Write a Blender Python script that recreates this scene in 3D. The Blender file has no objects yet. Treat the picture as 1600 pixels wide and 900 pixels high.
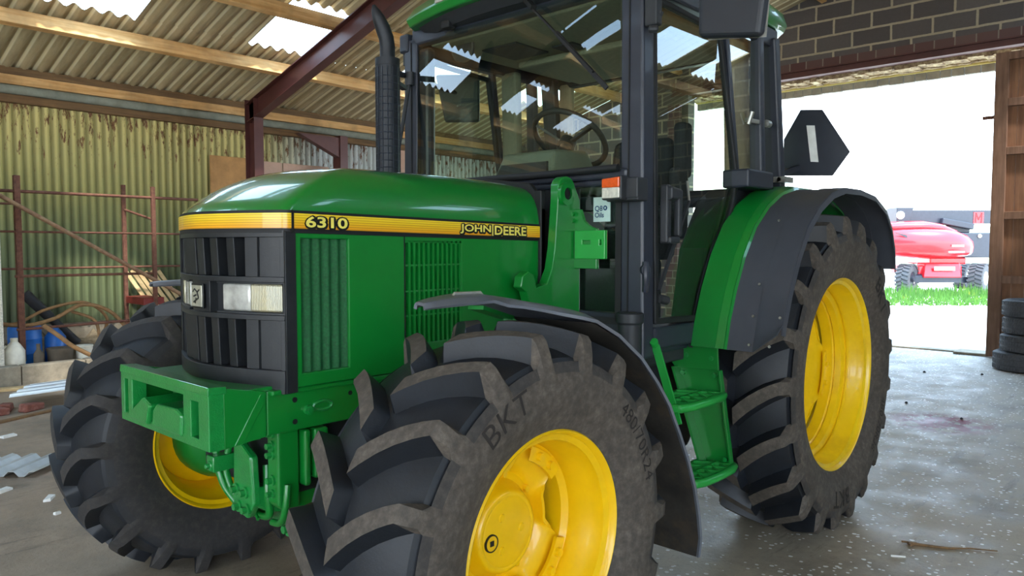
import bpy, bmesh, math, random
from math import sin, cos, pi, radians, hypot, atan2, sqrt
from mathutils import Vector, Matrix
random.seed(7)
SC = bpy.context.scene
COL = SC.collection
R = random.random
def U(a, b): return a + (b - a) * random.random()

# ------------------------------------------------------------------ materials
def srgb(h):
    h = h.lstrip('#'); v = [int(h[i:i+2], 16) / 255 for i in (0, 2, 4)]
    return tuple(((c / 12.92) if c <= .04045 else ((c + .055) / 1.055) ** 2.4) for c in v) + (1,)

class NT:
    def __init__(s, name):
        s.m = bpy.data.materials.new(name); s.m.use_nodes = True
        s.t = s.m.node_tree; s.b = s.t.nodes['Principled BSDF']; s.out = s.t.nodes['Material Output']
    def n(s, typ, **kw):
        nd = s.t.nodes.new(typ)
        for k, v in kw.items():
            if k.startswith('_'): nd.inputs[k[1:].replace('_', ' ')].default_value = v
            else: setattr(nd, k, v)
        return nd
    def l(s, a, b): s.t.links.new(a, b)
    def pos(s): return s.n('ShaderNodeNewGeometry').outputs['Position']
    def obj(s): return s.n('ShaderNodeTexCoord').outputs['Object']
    def sep(s, v):
        q = s.n('ShaderNodeSeparateXYZ'); s.l(v, q.inputs[0]); return q.outputs
    def noise(s, scale, detail=4, rough=.6, vec=None, out='Fac'):
        q = s.n('ShaderNodeTexNoise'); q.inputs['Scale'].default_value = scale; q.inputs['Detail'].default_value = detail
        q.inputs['Roughness'].default_value = rough
        s.l(vec if vec is not None else s.pos(), q.inputs['Vector']); return q.outputs[out]
    def ramp(s, fac, stops, interp='LINEAR'):
        q = s.n('ShaderNodeValToRGB'); e = q.color_ramp.elements; q.color_ramp.interpolation = interp
        while len(e) < len(stops): e.new(.5)
        for i, (p, c) in enumerate(stops):
            e[i].position = p; e[i].color = srgb(c) if isinstance(c, str) else ((c, c, c, 1) if not isinstance(c, tuple) else c)
        s.l(fac, q.inputs[0]); return q.outputs[0]
    def math(s, op, a, b=None, c=None, clamp=False):
        q = s.n('ShaderNodeMath', operation=op); q.use_clamp = clamp
        for i, v in enumerate((a, b, c)):
            if v is None: continue
            if isinstance(v, (int, float)): q.inputs[i].default_value = v
            else: s.l(v, q.inputs[i])
        return q.outputs[0]
    def mix(s, fac, a, b, mode='MIX'):
        q = s.n('ShaderNodeMix', data_type='RGBA', blend_type=mode)
        for i, v in ((0, fac), (6, a), (7, b)):
            if isinstance(v, (int, float)): q.inputs[i].default_value = v
            elif isinstance(v, str): q.inputs[i].default_value = srgb(v)
            elif isinstance(v, tuple): q.inputs[i].default_value = v
            else: s.l(v, q.inputs[i])
        return q.outputs[2]
    def bump(s, h, strength=.3, dist=.01):
        q = s.n('ShaderNodeBump'); q.inputs['Strength'].default_value = strength; q.inputs['Distance'].default_value = dist
        s.l(h, q.inputs['Height']); s.l(q.outputs[0], s.b.inputs['Normal'])
    def set(s, **kw):
        for k, v in kw.items():
            i = s.b.inputs[k.replace('_', ' ')]
            if isinstance(v, str): i.default_value = srgb(v)
            elif isinstance(v, (int, float, tuple)): i.default_value = v
            else: s.l(v, i)
        return s

def plain(name, col, rough=.5, metal=0, coat=0, var=.12, scale=14, bump=0, spec=.5, dirt=None):
    t = NT(name); c = srgb(col)
    f = t.noise(scale, 4, .6, t.obj())
    lo = tuple(x * (1 - var) for x in c[:3]) + (1,); hi = tuple(min(1, x * (1 + var)) for x in c[:3]) + (1,)
    col_o = t.ramp(f, [(.3, lo), (.7, hi)])
    if dirt:
        g = t.ramp(t.noise(scale * .4, 6, .7, t.obj()), [(.5, 0.0), (.72, .6)])
        col_o = t.mix(g, col_o, dirt)
    t.set(Base_Color=col_o, Roughness=rough, Metallic=metal, Coat_Weight=coat, Coat_Roughness=.06)
    t.b.inputs['Specular IOR Level'].default_value = spec
    if bump: t.bump(t.noise(scale * 6, 3, .6, t.obj()), bump, .004)
    return t.m

M = {}
M['green'] = plain('green_paint', '#0b7d2c', .34, 0, .55, .06, 5)
M['green_hood'] = plain('green_hood_paint', '#0a7a2c', .3, 0, 1, .05, 4, bump=.012)
M['green_cast'] = plain('green_cast_paint', '#15883a', .3, 0, .8, .1, 30, bump=.45)
M['green_bright'] = plain('green_plate_paint', '#1fa23f', .4, 0, .4, .05, 10)
M['yellow'] = plain('yellow_wheel_paint', '#f7c506', .36, 0, .35, .05, 9, dirt=None)
M['yellow_rear'] = plain('yellow_rear_paint', '#fdd011', .35, 0, .4, .06, 9, dirt='#d8a90f')
M['black_plastic'] = plain('black_plastic', '#2c2f33', .5, 0, 0, .12, 20, bump=.06)
M['black_grille'] = plain('black_grille_plastic', '#1f2124', .42, 0, 0, .15, 25, bump=.08, dirt='#303133')
M['black_deep'] = plain('black_shadow_plastic', '#101214', .6)
M['black_metal'] = plain('black_cab_metal', '#2a2f3a', .42, 0, .1, .12, 12)
M['fender_black'] = plain('fender_rubber_plastic', '#43464e', .45, 0, 0, .1, 6, bump=.05)
M['fender_front'] = plain('front_fender_plastic', '#666a72', .4, 0, .1, .1, 6, bump=.05)
M['fender_inner'] = plain('fender_inner_dirty', '#2c2823', .85, 0, 0, .5, 12, dirt='#57452f')
M['rubber'] = plain('rubber_seal', '#17191b', .6)
M['steel'] = plain('bare_steel', '#b9bab2', .35, .8, 0, .15, 30)
M['tan'] = plain('tan_trim', '#b59c82', .8, 0, 0, .1, 30, bump=.2)
M['headliner'] = plain('headliner_fabric', '#8b8a78', .9, 0, 0, .08, 40)
M['seat'] = plain('seat_fabric', '#2a3036', .9, 0, 0, .2, 60)
M['dash'] = plain('dash_plastic', '#6f776c', .6, 0, 0, .06, 20)
M['white'] = plain('white_plastic', '#eceee9', .5)
M['orange_lens'] = plain('orange_lens', '#e2571c', .2, 0, .6, .15, 60)
M['amber_body'] = plain('clear_lens', '#cfccbe', .2, 0, .6, .2, 70)
M['muffler'] = plain('muffler_black', '#22262c', .5, .2, 0, .2, 40)
M['red'] = plain('red_paint', '#e0202c', .3, 0, .6, .06, 3)
M['rust'] = plain('rusty_steel', '#6b4638', .85, .2, 0, .3, 25, bump=.4, dirt='#8d6a50')
M['rust_tube'] = plain('brown_tube', '#8a6a50', .6, .2, 0, .25, 25, dirt='#b39a78')
M['portal'] = plain('oxide_red_steel', '#57302c', .5, .1, .05, .18, 5)
M['kerb'] = plain('concrete_block', '#8a8272', .95, 0, 0, .25, 12, bump=.6, dirt='#6a604f')
M['blue'] = plain('blue_plastic', '#1f64b4', .45)
M['jug'] = plain('white_jug_plastic', '#dcd8c8', .5)
M['hose'] = plain('brown_hose', '#8c6a44', .7, 0, 0, .25, 20)
M['blackpipe'] = plain('black_pipe', '#26262a', .6, 0, 0, .3, 12)
M['brick'] = plain('red_brick', '#7c4a3e', .95, 0, 0, .25, 25, bump=.5, dirt='#a08a7c')
M['carton'] = plain('grey_brown_pot', '#5d5448', .8, 0, 0, .2, 14)
M['paper'] = plain('white_paper', '#ecebe6', .7)
M['galv'] = plain('galvanised_sheet', '#c4c8c8', .4, .5, 0, .15, 5)
M['ply'] = plain('plywood_orange', '#b98a55', .8, 0, 0, .2, 6)
M['ply_pink'] = plain('plywood_pale', '#c9a793', .85, 0, 0, .12, 5)
M['pipe_grey'] = plain('asbestos_gutter', '#8c8f82', .9, 0, 0, .2, 8, dirt='#6b6a5c')
M['emboss'] = plain('tyre_lettering', '#2b2623', .8)

def wood(name, c1, c2, scale=1.0, stretch=(2, 30, 30)):
    t = NT(name)
    mp = t.n('ShaderNodeMapping'); t.l(t.pos(), mp.inputs[0]); mp.inputs['Scale'].default_value = [s * scale for s in stretch]
    f = t.noise(1.0, 6, .65, mp.outputs[0])
    g = t.noise(2.2, 4, .6)
    c = t.mix(t.ramp(g, [(.45, 0.0), (.75, .55)]), t.ramp(f, [(.3, c1), (.7, c2)]), '#5a3d22')
    t.set(Base_Color=c, Roughness=.8); t.bump(f, .25, .004); return t.m
M['timber'] = wood('pine_timber', '#cf9450', '#f2c68a')
M['timber_dark'] = wood('aged_timber', '#5c4630', '#8d6c46')
M['door_wood'] = wood('door_boards', '#6e4c38', '#93694c', 1, (25, 25, 1.5))
M['door_frame'] = wood('door_frame_wood', '#664a3a', '#8c6a56', 1, (25, 25, 2))
M['plank'] = wood('loose_plank', '#b99a6c', '#e0c795', 1, (4, 12, 12))

def tyre_mat(name='tyre_rubber', k=1.0):
    t = NT(name)
    a = t.n('ShaderNodeAttribute', attribute_name='dust').outputs['Fac']
    f = t.noise(38, 5, .7, t.obj()); g = t.noise(5, 5, .65, t.obj())
    dust = t.ramp(f, [(.3, '#453e38'), (.5, '#564e46'), (.72, '#70665b')])
    dust = t.mix(t.ramp(g, [(.4, 0.0), (.7, .55)]), dust, '#38342f')
    groove = t.ramp(g, [(.3, '#15171b'), (.7, '#22262d')])
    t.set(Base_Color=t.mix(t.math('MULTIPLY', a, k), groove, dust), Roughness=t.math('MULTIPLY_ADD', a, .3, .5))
    t.bump(f, .25, .004); return t.m
M['tyre'] = tyre_mat()
M['tyre_shaded'] = tyre_mat('tyre_rubber_shaded', .35)  # lightly dusted rubber, darkened in colour for the shade on the right wheels
M['car_tyre'] = plain('car_tyre_rubber', '#4a4b4f', .8, 0, 0, .25, 40, bump=.4)

def stripe_mat():
    t = NT('yellow_stripe_decal')
    z = t.sep(t.pos())[2]; x = t.sep(t.pos())[0]
    k = t.math('MULTIPLY_ADD', x, -.0152, z)
    w = t.math('FRACT', t.math('MULTIPLY', k, 125.0))
    line = t.math('GREATER_THAN', w, .74)
    low = t.ramp(t.math('MULTIPLY_ADD', k, 18.0, -27.2), [(.0, '#f3a81e'), (.5, '#f9cf25'), (1, '#fbe43a')])
    t.set(Base_Color=t.mix(t.math('MULTIPLY', line, .75), low, '#c07f14'), Roughness=.35, Coat_Weight=.4); return t.m
M['stripe'] = stripe_mat()
M['decal_black'] = plain('decal_black', '#121312', .4)
M['decal_yellow'] = plain('decal_yellow', '#f4e36a', .4)

def glass(name, tint, ior=1.5, gl=1.0, rough=0.0):
    t = NT(name); t.t.nodes.remove(t.b)
    tr = t.n('ShaderNodeBsdfTransparent'); tr.inputs[0].default_value = srgb(tint)
    g = t.n('ShaderNodeBsdfGlossy'); g.inputs['Roughness'].default_value = rough; g.inputs[0].default_value = (.95, .98, 1, 1)
    fr = t.n('ShaderNodeFresnel'); bf = t.n('ShaderNodeNewGeometry').outputs['Backfacing']
    t.l(t.math('MULTIPLY_ADD', bf, 1 / ior - ior, ior), fr.inputs[0])
    mx = t.n('ShaderNodeMixShader'); t.l(t.math('MULTIPLY', fr.outputs[0], gl, None, True), mx.inputs[0]); t.l(tr.outputs[0], mx.inputs[1]); t.l(g.outputs[0], mx.inputs[2])
    t.l(mx.outputs[0], t.out.inputs[0]); return t.m
M['glass'] = glass('tinted_cab_glass', '#e4efe2', 1.5, 1.5)
M['sky_sheet'] = glass('clear_roof_sheet', '#fdfeff', 1.25, .3, .0)
M['lens'] = plain('headlamp_reflector', '#c4c3bb', .25, .35, .6, .35, 16, bump=.12)
M['lens_ribbed'] = None
def lens_mat():
    t = NT('ribbed_lamp_lens')
    y = t.sep(t.pos())[1]; w = t.math('SINE', t.math('MULTIPLY', y, 1100.0))
    c = t.ramp(t.math('MULTIPLY_ADD', w, .5, .5), [(.1, '#8d866c'), (.8, '#c9c3a8')])
    g = t.noise(22, 3, .6)
    t.set(Base_Color=t.mix(t.ramp(g, [(.45, 0.0), (.7, .5)]), c, '#c9b98a'), Roughness=.22, Metallic=.25, Coat_Weight=.7)
    t.bump(w, .3, .002); return t.m
M['lens_ribbed'] = lens_mat()

def floor_mat():
    t = NT('worn_concrete_floor'); p = t.pos(); x, y, z = t.sep(p)
    big = t.noise(.55, 5, .6); mid = t.noise(3.0, 6, .7); fine = t.noise(45, 4, .7)
    grey = t.ramp(mid, [(.3, '#978a78'), (.7, '#b6a893')])
    brown = t.ramp(mid, [(.3, '#84725f'), (.7, '#ae9984')])
    side = t.math('ADD', t.math('MULTIPLY_ADD', y, .22, .62), t.math('MULTIPLY_ADD', big, .9, -.45), None, True)
    c = t.mix(side, brown, grey)
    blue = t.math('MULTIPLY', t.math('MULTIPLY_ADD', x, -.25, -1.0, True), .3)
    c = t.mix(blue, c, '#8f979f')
    st = t.ramp(t.noise(1.3, 6, .72), [(.5, 0.0), (.66, .5)]); c = t.mix(st, c, '#5d5751')
    c = t.mix(t.math('MULTIPLY', t.ramp(fine, [(.55, 0.0), (.8, 1.0)]), .35), c, '#4d4a47')
    v = t.n('ShaderNodeTexVoronoi', feature='F1'); v.inputs['Scale'].default_value = 30; t.l(p, v.inputs['Vector'])
    speck = t.math('LESS_THAN', v.outputs['Distance'], t.math('MULTIPLY_ADD', t.noise(9, 3, .6), .80, -.17))
    vc = t.sep(v.outputs['Color'])[0]
    speck = t.math('MULTIPLY', speck, t.math('GREATER_THAN', vc, .45))
    zone = t.math('MULTIPLY', t.math('MULTIPLY_ADD', y, .6, 1.1, True), t.math('MULTIPLY_ADD', x, -.7, -.5, True))
    c = t.mix(t.math('MULTIPLY', t.math('MULTIPLY', speck, zone), .95), c, '#ffffff')
    red = t.n('ShaderNodeVectorMath', operation='DISTANCE'); t.l(p, red.inputs[0]); red.inputs[1].default_value = (-5.3, .98, 0)
    rm = t.math('MULTIPLY', t.math('MULTIPLY_ADD', red.outputs['Value'], -2.2, 1.0, True), t.ramp(t.noise(7, 5, .75), [(.44, 0.0), (.52, 1.0)]))
    c = t.mix(t.math('MULTIPLY', rm, 2.5, None, True), c, '#7d1f34')
    sc = t.n('ShaderNodeMapping'); t.l(p, sc.inputs[0]); sc.inputs['Rotation'].default_value = (0, 0, .6); sc.inputs['Scale'].default_value = (1.2, 7, 1)
    c = t.mix(t.ramp(t.noise(1.4, 6, .75, sc.outputs[0]), [(.56, 0.0), (.68, .55)]), c, '#4a433d')
    t.set(Base_Color=c, Roughness=t.ramp(mid, [(.3, .42), (.7, .8)]))
    t.bump(t.math('ADD', t.noise(12, 6, .7), t.math('MULTIPLY', fine, .4)), .35, .012); return t.m
M['floor'] = floor_mat()

def yard_mat():
    t = NT('sunlit_yard'); f = t.noise(1.5, 5, .6)
    t.set(Base_Color=t.ramp(f, [(.3, '#cfc9bd'), (.7, '#e8e4da')]), Roughness=.9); return t.m
M['yard'] = yard_mat()

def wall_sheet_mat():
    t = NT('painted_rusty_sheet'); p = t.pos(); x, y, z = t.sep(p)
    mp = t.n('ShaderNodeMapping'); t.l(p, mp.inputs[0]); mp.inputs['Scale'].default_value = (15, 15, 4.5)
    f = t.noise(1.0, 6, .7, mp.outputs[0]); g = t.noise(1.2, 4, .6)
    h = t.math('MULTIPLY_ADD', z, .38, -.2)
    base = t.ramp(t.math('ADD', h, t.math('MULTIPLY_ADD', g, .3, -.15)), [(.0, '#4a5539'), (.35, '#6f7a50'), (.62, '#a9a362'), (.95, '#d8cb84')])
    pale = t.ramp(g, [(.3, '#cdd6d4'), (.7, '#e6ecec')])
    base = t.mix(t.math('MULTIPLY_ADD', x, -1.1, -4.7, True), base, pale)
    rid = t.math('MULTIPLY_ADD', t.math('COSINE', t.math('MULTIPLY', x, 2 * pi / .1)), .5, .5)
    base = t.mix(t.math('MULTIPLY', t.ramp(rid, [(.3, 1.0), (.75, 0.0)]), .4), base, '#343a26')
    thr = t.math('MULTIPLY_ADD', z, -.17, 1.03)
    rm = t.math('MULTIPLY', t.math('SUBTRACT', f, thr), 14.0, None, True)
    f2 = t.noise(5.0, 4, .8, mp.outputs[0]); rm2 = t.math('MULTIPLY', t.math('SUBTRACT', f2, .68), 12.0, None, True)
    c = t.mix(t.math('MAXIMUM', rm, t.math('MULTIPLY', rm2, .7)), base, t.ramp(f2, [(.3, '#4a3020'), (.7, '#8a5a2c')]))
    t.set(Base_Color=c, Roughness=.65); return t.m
M['wall_sheet'] = wall_sheet_mat()

M['right_sheet'] = plain('right_wall_sheet', '#7d7c66', .8, 0, 0, .2, 2)
def roof_mat():
    t = NT('asbestos_roof_sheet'); p = t.pos(); x, y, z = t.sep(p)
    mp = t.n('ShaderNodeMapping'); t.l(p, mp.inputs[0]); mp.inputs['Scale'].default_value = (8, .8, 1)
    f = t.noise(1.0, 6, .7, mp.outputs[0]); g = t.noise(1.1, 5, .65); s = t.noise(30, 3, .7)
    c = t.ramp(f, [(.25, '#94825f'), (.5, '#b6a27c'), (.75, '#d0bd96')])
    c = t.mix(t.ramp(g, [(.5, 0.0), (.7, .5)]), c, '#84775d')
    # narrow paler line along each corrugation, just beside its crest
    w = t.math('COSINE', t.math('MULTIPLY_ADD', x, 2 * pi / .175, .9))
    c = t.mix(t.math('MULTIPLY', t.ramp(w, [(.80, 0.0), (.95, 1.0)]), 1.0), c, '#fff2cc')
    c = t.mix(t.math('MULTIPLY', t.ramp(s, [(.6, 0.0), (.8, 1.0)]), .3), c, '#b9ad95')
    t.set(Base_Color=c, Roughness=.9); t.bump(s, .3, .004); return t.m
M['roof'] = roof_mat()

def block_mat():
    t = NT('dark_block_wall'); p = t.pos(); x, y, z = t.sep(p)
    cb = t.n('ShaderNodeCombineXYZ'); t.l(t.math('ADD', y, 40.03), cb.inputs[0]); t.l(t.math('ADD', z, 10 - 4.28 + .2350 * 30), cb.inputs[1])
    dn = t.n('ShaderNodeVectorMath', operation='ADD'); t.l(cb.outputs[0], dn.inputs[0])
    dv = t.n('ShaderNodeVectorMath', operation='SCALE'); t.l(t.noise(6, 4, .7, None, 'Color'), dv.inputs[0]); dv.inputs['Scale'].default_value = .02
    t.l(dv.outputs[0], dn.inputs[1])
    b = t.n('ShaderNodeTexBrick'); t.l(dn.outputs[0], b.inputs['Vector'])
    b.inputs['Scale'].default_value = 1; b.inputs['Brick Width'].default_value = .53; b.inputs['Row Height'].default_value = .235
    b.inputs['Mortar Size'].default_value = .018; b.inputs['Mortar Smooth'].default_value = .3; b.inputs['Bias'].default_value = 0
    b.inputs['Color1'].default_value = srgb('#5b5554'); b.inputs['Color2'].default_value = srgb('#6d6663'); b.inputs['Mortar'].default_value = srgb('#b8aa92')
    f = t.noise(22, 5, .7)
    c = t.mix(t.math('MULTIPLY', f, .4), b.outputs['Color'], '#3a3635')
    t.set(Base_Color=c, Roughness=.95); t.bump(t.math('MULTIPLY_ADD', b.outputs['Fac'], 1.0, f), .35, .01); return t.m
M['block'] = block_mat()
def redbrick_mat():
    t = NT('brick_course'); p = t.pos(); x, y, z = t.sep(p)
    cb = t.n('ShaderNodeCombineXYZ'); t.l(t.math('ADD', t.math('ADD', y, x), 40.0), cb.inputs[0]); t.l(t.math('ADD', z, 13 * .13 - .0 + 10.0 - 4.15 + .13 * 1), cb.inputs[1])
    b = t.n('ShaderNodeTexBrick'); t.l(cb.outputs[0], b.inputs['Vector']); b.inputs['Scale'].default_value = 1
    b.inputs['Brick Width'].default_value = .25; b.inputs['Row Height'].default_value = .13; b.inputs['Mortar Size'].default_value = .009
    b.inputs['Color1'].default_value = srgb('#5c3f3e'); b.inputs['Color2'].default_value = srgb('#6c5550'); b.inputs['Mortar'].default_value = srgb('#857a6e')
    t.set(Base_Color=b.outputs['Color'], Roughness=.95); return t.m
M['redbrick'] = redbrick_mat()
def lintel_mat():
    t = NT('crumbling_lintel'); f = t.noise(9, 6, .75)
    t.set(Base_Color=t.ramp(f, [(.35, '#5c4a3a'), (.5, '#a98f6c'), (.68, '#dfcfa4')]), Roughness=.95); t.bump(f, .8, .03); return t.m
M['lintel'] = lintel_mat()
M['fascia'] = plain('fascia_boards', '#9d968a', .9, 0, 0, .2, 6)
M['beam_yellow'] = plain('yellow_strip', '#d9c374', .8, 0, 0, .12, 5)
M['grass'] = None
def grass_mat():
    t = NT('verge_grass'); f = t.noise(3, 3, .6)
    t.set(Base_Color=t.ramp(f, [(.3, '#345e18'), (.6, '#4a7a22'), (.8, '#8a8a20')]), Roughness=.8); return t.m
M['grass'] = grass_mat()
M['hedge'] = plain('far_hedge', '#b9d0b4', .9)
M['vent'] = plain('green_vent_mesh', '#155f30', .6, 0, 0, .35, 120, bump=.5)
M['mirror_back'] = plain('mirror_housing', '#272a31', .45, 0, 0, .08, 10)
M['sticker'] = plain('sticker_paper', '#b9d4cc', .5)
M['sticker_ink'] = plain('sticker_ink', '#20456a', .5)
M['emblem'] = plain('emblem_silver', '#c9c6b4', .3, .5, .4, .15, 40)
M['rust_red'] = plain('red_painted_bar', '#7a2a24', .6, 0, 0, .2, 12)

# ------------------------------------------------------------------ mesh builder
class MB:
    def __init__(s): s.v = []; s.f = []; s.mi = []; s.cur = 0
    def add(s, vs, fs, mi=None):
        o = len(s.v); s.v += [tuple(p) for p in vs]
        for f in fs: s.f.append(tuple(i + o for i in f)); s.mi.append(s.cur if mi is None else mi)
        return o
    def box(s, a, b, mat=None):
        x0, y0, z0 = [min(p, q) for p, q in zip(a, b)]; x1, y1, z1 = [max(p, q) for p, q in zip(a, b)]
        vs = [(x0, y0, z0), (x1, y0, z0), (x1, y1, z0), (x0, y1, z0), (x0, y0, z1), (x1, y0, z1), (x1, y1, z1), (x0, y1, z1)]
        if mat is not None: vs = [tuple(mat @ Vector(p)) for p in vs]
        s.add(vs, [(0, 3, 2, 1), (4, 5, 6, 7), (0, 1, 5, 4), (1, 2, 6, 5), (2, 3, 7, 6), (3, 0, 4, 7)]); return s
    def hexa(s, vs):
        s.add(vs, [(0, 3, 2, 1), (4, 5, 6, 7), (0, 1, 5, 4), (1, 2, 6, 5), (2, 3, 7, 6), (3, 0, 4, 7)]); return s
    def prism(s, poly, fn):
        """poly: 2D list; fn(u,v,k) -> 3D for k in 0,1"""
        n = len(poly)
        vs = [fn(u, v, 0) for u, v in poly] + [fn(u, v, 1) for u, v in poly]
        fs = [tuple(range(n))[::-1], tuple(range(n, 2 * n))] + [(i, (i + 1) % n, n + (i + 1) % n, n + i) for i in range(n)]
        s.add(vs, fs); return s
    def ring(s, outer, inner, fn):
        n = len(outer)
        vs = [fn(u, v, k) for k in (0, 1) for poly in (outer, inner) for u, v in poly]
        fs = []
        for i in range(n):
            j = (i + 1) % n
            fs += [(i, j, n + j, n + i), (2*n + i, 3*n + i, 3*n + j, 2*n + j), (i, 2*n + i, 2*n + j, j), (n + i, n + j, 3*n + j, 3*n + i)]
        s.add(vs, fs); return s
    def bar(s, p, q, w, h=None, up=(0, 0, 1)):
        h = h or w; p = Vector(p); q = Vector(q); d = (q - p).normalized(); u = Vector(up)
        sx = d.cross(u)
        if sx.length < 1e-4: sx = d.cross(Vector((1, 0, 0)))
        sx.normalize(); sy = sx.cross(d).normalized(); sx *= w / 2; sy *= h / 2
        s.hexa([p - sx - sy, p + sx - sy, p + sx + sy, p - sx + sy, q - sx - sy, q + sx - sy, q + sx + sy, q - sx + sy]); return s
    def tube(s, pts, r, n=10, closed=False, cap=True):
        pts = [Vector(p) for p in pts]; m = len(pts); rings = []; rr = r if isinstance(r, (list, tuple)) else [r] * m
        prev = None
        for i, p in enumerate(pts):
            a = pts[(i - 1) % m] if (closed or i > 0) else p; b = pts[(i + 1) % m] if (closed or i < m - 1) else p
            d = (b - a).normalized()
            if prev is None:
                u = d.cross(Vector((0, 0, 1)));
                if u.length < 1e-3: u = d.cross(Vector((1, 0, 0)))
            else: u = prev - d * prev.dot(d)
            u.normalize(); prev = u; w = d.cross(u)
            rings.append([p + (u * cos(2*pi*k/n) + w * sin(2*pi*k/n)) * rr[i] for k in range(n)])
        vs = [q for rg in rings for q in rg]; fs = []
        for i in range(m if closed else m - 1):
            j = (i + 1) % m
            for k in range(n): fs.append((i*n + k, i*n + (k+1) % n, j*n + (k+1) % n, j*n + k))
        if cap and not closed: fs += [tuple(range(n))[::-1], tuple(range((m-1)*n, m*n))]
        s.add(vs, fs); return s
    def cyl(s, p, q, r, r2=None, n=20): return s.tube([p, q], [r, r if r2 is None else r2], n)
    def lathe(s, prof, fn=None, n=48, a0=0, a1=2*pi, caps=False):
        """prof: list of (axial, radius) ; default axis Y"""
        fn = fn or (lambda a, r, t: (r * cos(t), a, r * sin(t)))
        full = abs(a1 - a0 - 2*pi) < 1e-6; m = len(prof); c = n if full else n + 1
        vs = [fn(a, r, a0 + (a1 - a0) * k / n) for k in range(c) for a, r in prof]; fs = []
        for k in range(n):
            j = (k + 1) % c
            for i in range(m - 1): fs.append((k*m + i, k*m + i + 1, j*m + i + 1, j*m + i))
        s.add(vs, fs)
        if caps:
            o = len(s.v) - len(vs)
            if prof[0][1] > 1e-6: s.f.append(tuple(o + k*m for k in range(c))); s.mi.append(s.cur)
            if prof[-1][1] > 1e-6: s.f.append(tuple(o + k*m + m - 1 for k in range(c))[::-1]); s.mi.append(s.cur)
        return s
    def plate(s, us, vs_, holes, fn, d):
        """flat plate with rectangular holes. us, vs_: outer ranges; holes (u0,u1,v0,v1); fn(u,v,w) -> 3D, w from 0 (face) to d (back)"""
        U_ = sorted(set(list(us) + [h[i] for h in holes for i in (0, 1)])); V_ = sorted(set(list(vs_) + [h[i] for h in holes for i in (2, 3)]))
        def hole(i, j):
            if i < 0 or j < 0 or i >= len(U_) - 1 or j >= len(V_) - 1: return True
            cu = (U_[i] + U_[i+1]) / 2; cv = (V_[j] + V_[j+1]) / 2
            return any(h[0] < cu < h[1] and h[2] < cv < h[3] for h in holes)
        idx = {}
        def vert(i, j, w):
            if (i, j, w) not in idx: idx[(i, j, w)] = len(s.v); s.v.append(tuple(fn(U_[i], V_[j], d * w)))
            return idx[(i, j, w)]
        def face(*q): s.f.append(q); s.mi.append(s.cur)
        for i in range(len(U_) - 1):
            for j in range(len(V_) - 1):
                if hole(i, j): continue
                face(vert(i, j, 0), vert(i+1, j, 0), vert(i+1, j+1, 0), vert(i, j+1, 0))
                face(vert(i, j, 1), vert(i, j+1, 1), vert(i+1, j+1, 1), vert(i+1, j, 1))
                if hole(i-1, j): face(vert(i, j, 0), vert(i, j+1, 0), vert(i, j+1, 1), vert(i, j, 1))
                if hole(i+1, j): face(vert(i+1, j, 0), vert(i+1, j, 1), vert(i+1, j+1, 1), vert(i+1, j+1, 0))
                if hole(i, j-1): face(vert(i, j, 0), vert(i, j, 1), vert(i+1, j, 1), vert(i+1, j, 0))
                if hole(i, j+1): face(vert(i, j+1, 0), vert(i+1, j+1, 0), vert(i+1, j+1, 1), vert(i, j+1, 1))
        return s
    def move(s, fn, start=0):
        for i in range(start, len(s.v)): s.v[i] = tuple(fn(Vector(s.v[i])))
        return s
    def build(s, name, mat, parent=None, smooth=35, bevel=0, seg=2, solid=0, fixn=True, kind=None, loc=None):
        me = bpy.data.meshes.new(name); me.from_pydata([tuple(v) for v in s.v], [], s.f)
        mats = mat if isinstance(mat, (list, tuple)) else [mat]
        for m in mats: me.materials.append(m)
        if len(mats) > 1: me.polygons.foreach_set('material_index', s.mi)
        if fixn:
            bm = bmesh.new(); bm.from_mesh(me); bmesh.ops.recalc_face_normals(bm, faces=bm.faces); bm.to_mesh(me); bm.free()
        if smooth:
            me.polygons.foreach_set('use_smooth', [True] * len(me.polygons)); me.set_sharp_from_angle(angle=radians(smooth))
        me.update()
        o = bpy.data.objects.new(name, me); COL.objects.link(o)
        if parent: o.parent = parent
        if loc is not None: o.location = loc
        if solid:
            md = o.modifiers.new('solid', 'SOLIDIFY'); md.thickness = solid; md.offset = 0
            if smooth:
                es = o.modifiers.new('split', 'EDGE_SPLIT'); es.split_angle = radians(smooth); es.use_edge_sharp = False
        if bevel:
            md = o.modifiers.new('bevel', 'BEVEL'); md.width = bevel; md.segments = seg; md.limit_method = 'ANGLE'; md.angle_limit = radians(40)
            md.harden_normals = False
        if kind: o['kind'] = kind
        return o

def empty(name, loc=(0, 0, 0), rz=0):
    o = bpy.data.objects.new(name, None); COL.objects.link(o); o.location = loc; o.rotation_euler = (0, 0, rz); o.empty_display_size = .2; return o
def tag(o, label, cat, group=None, kind=None):
    o['label'] = label; o['category'] = cat
    if group: o['group'] = group
    if kind: o['kind'] = kind
    return o
def struct(o, label=None):
    o['kind'] = 'structure'
    if label: o['label'] = label
    return o
def copy_tree(o, parent=None):
    c = o.copy(); COL.objects.link(c)
    if parent: c.parent = parent
    for ch in list(o.children): copy_tree(ch, c)
    return c

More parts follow.
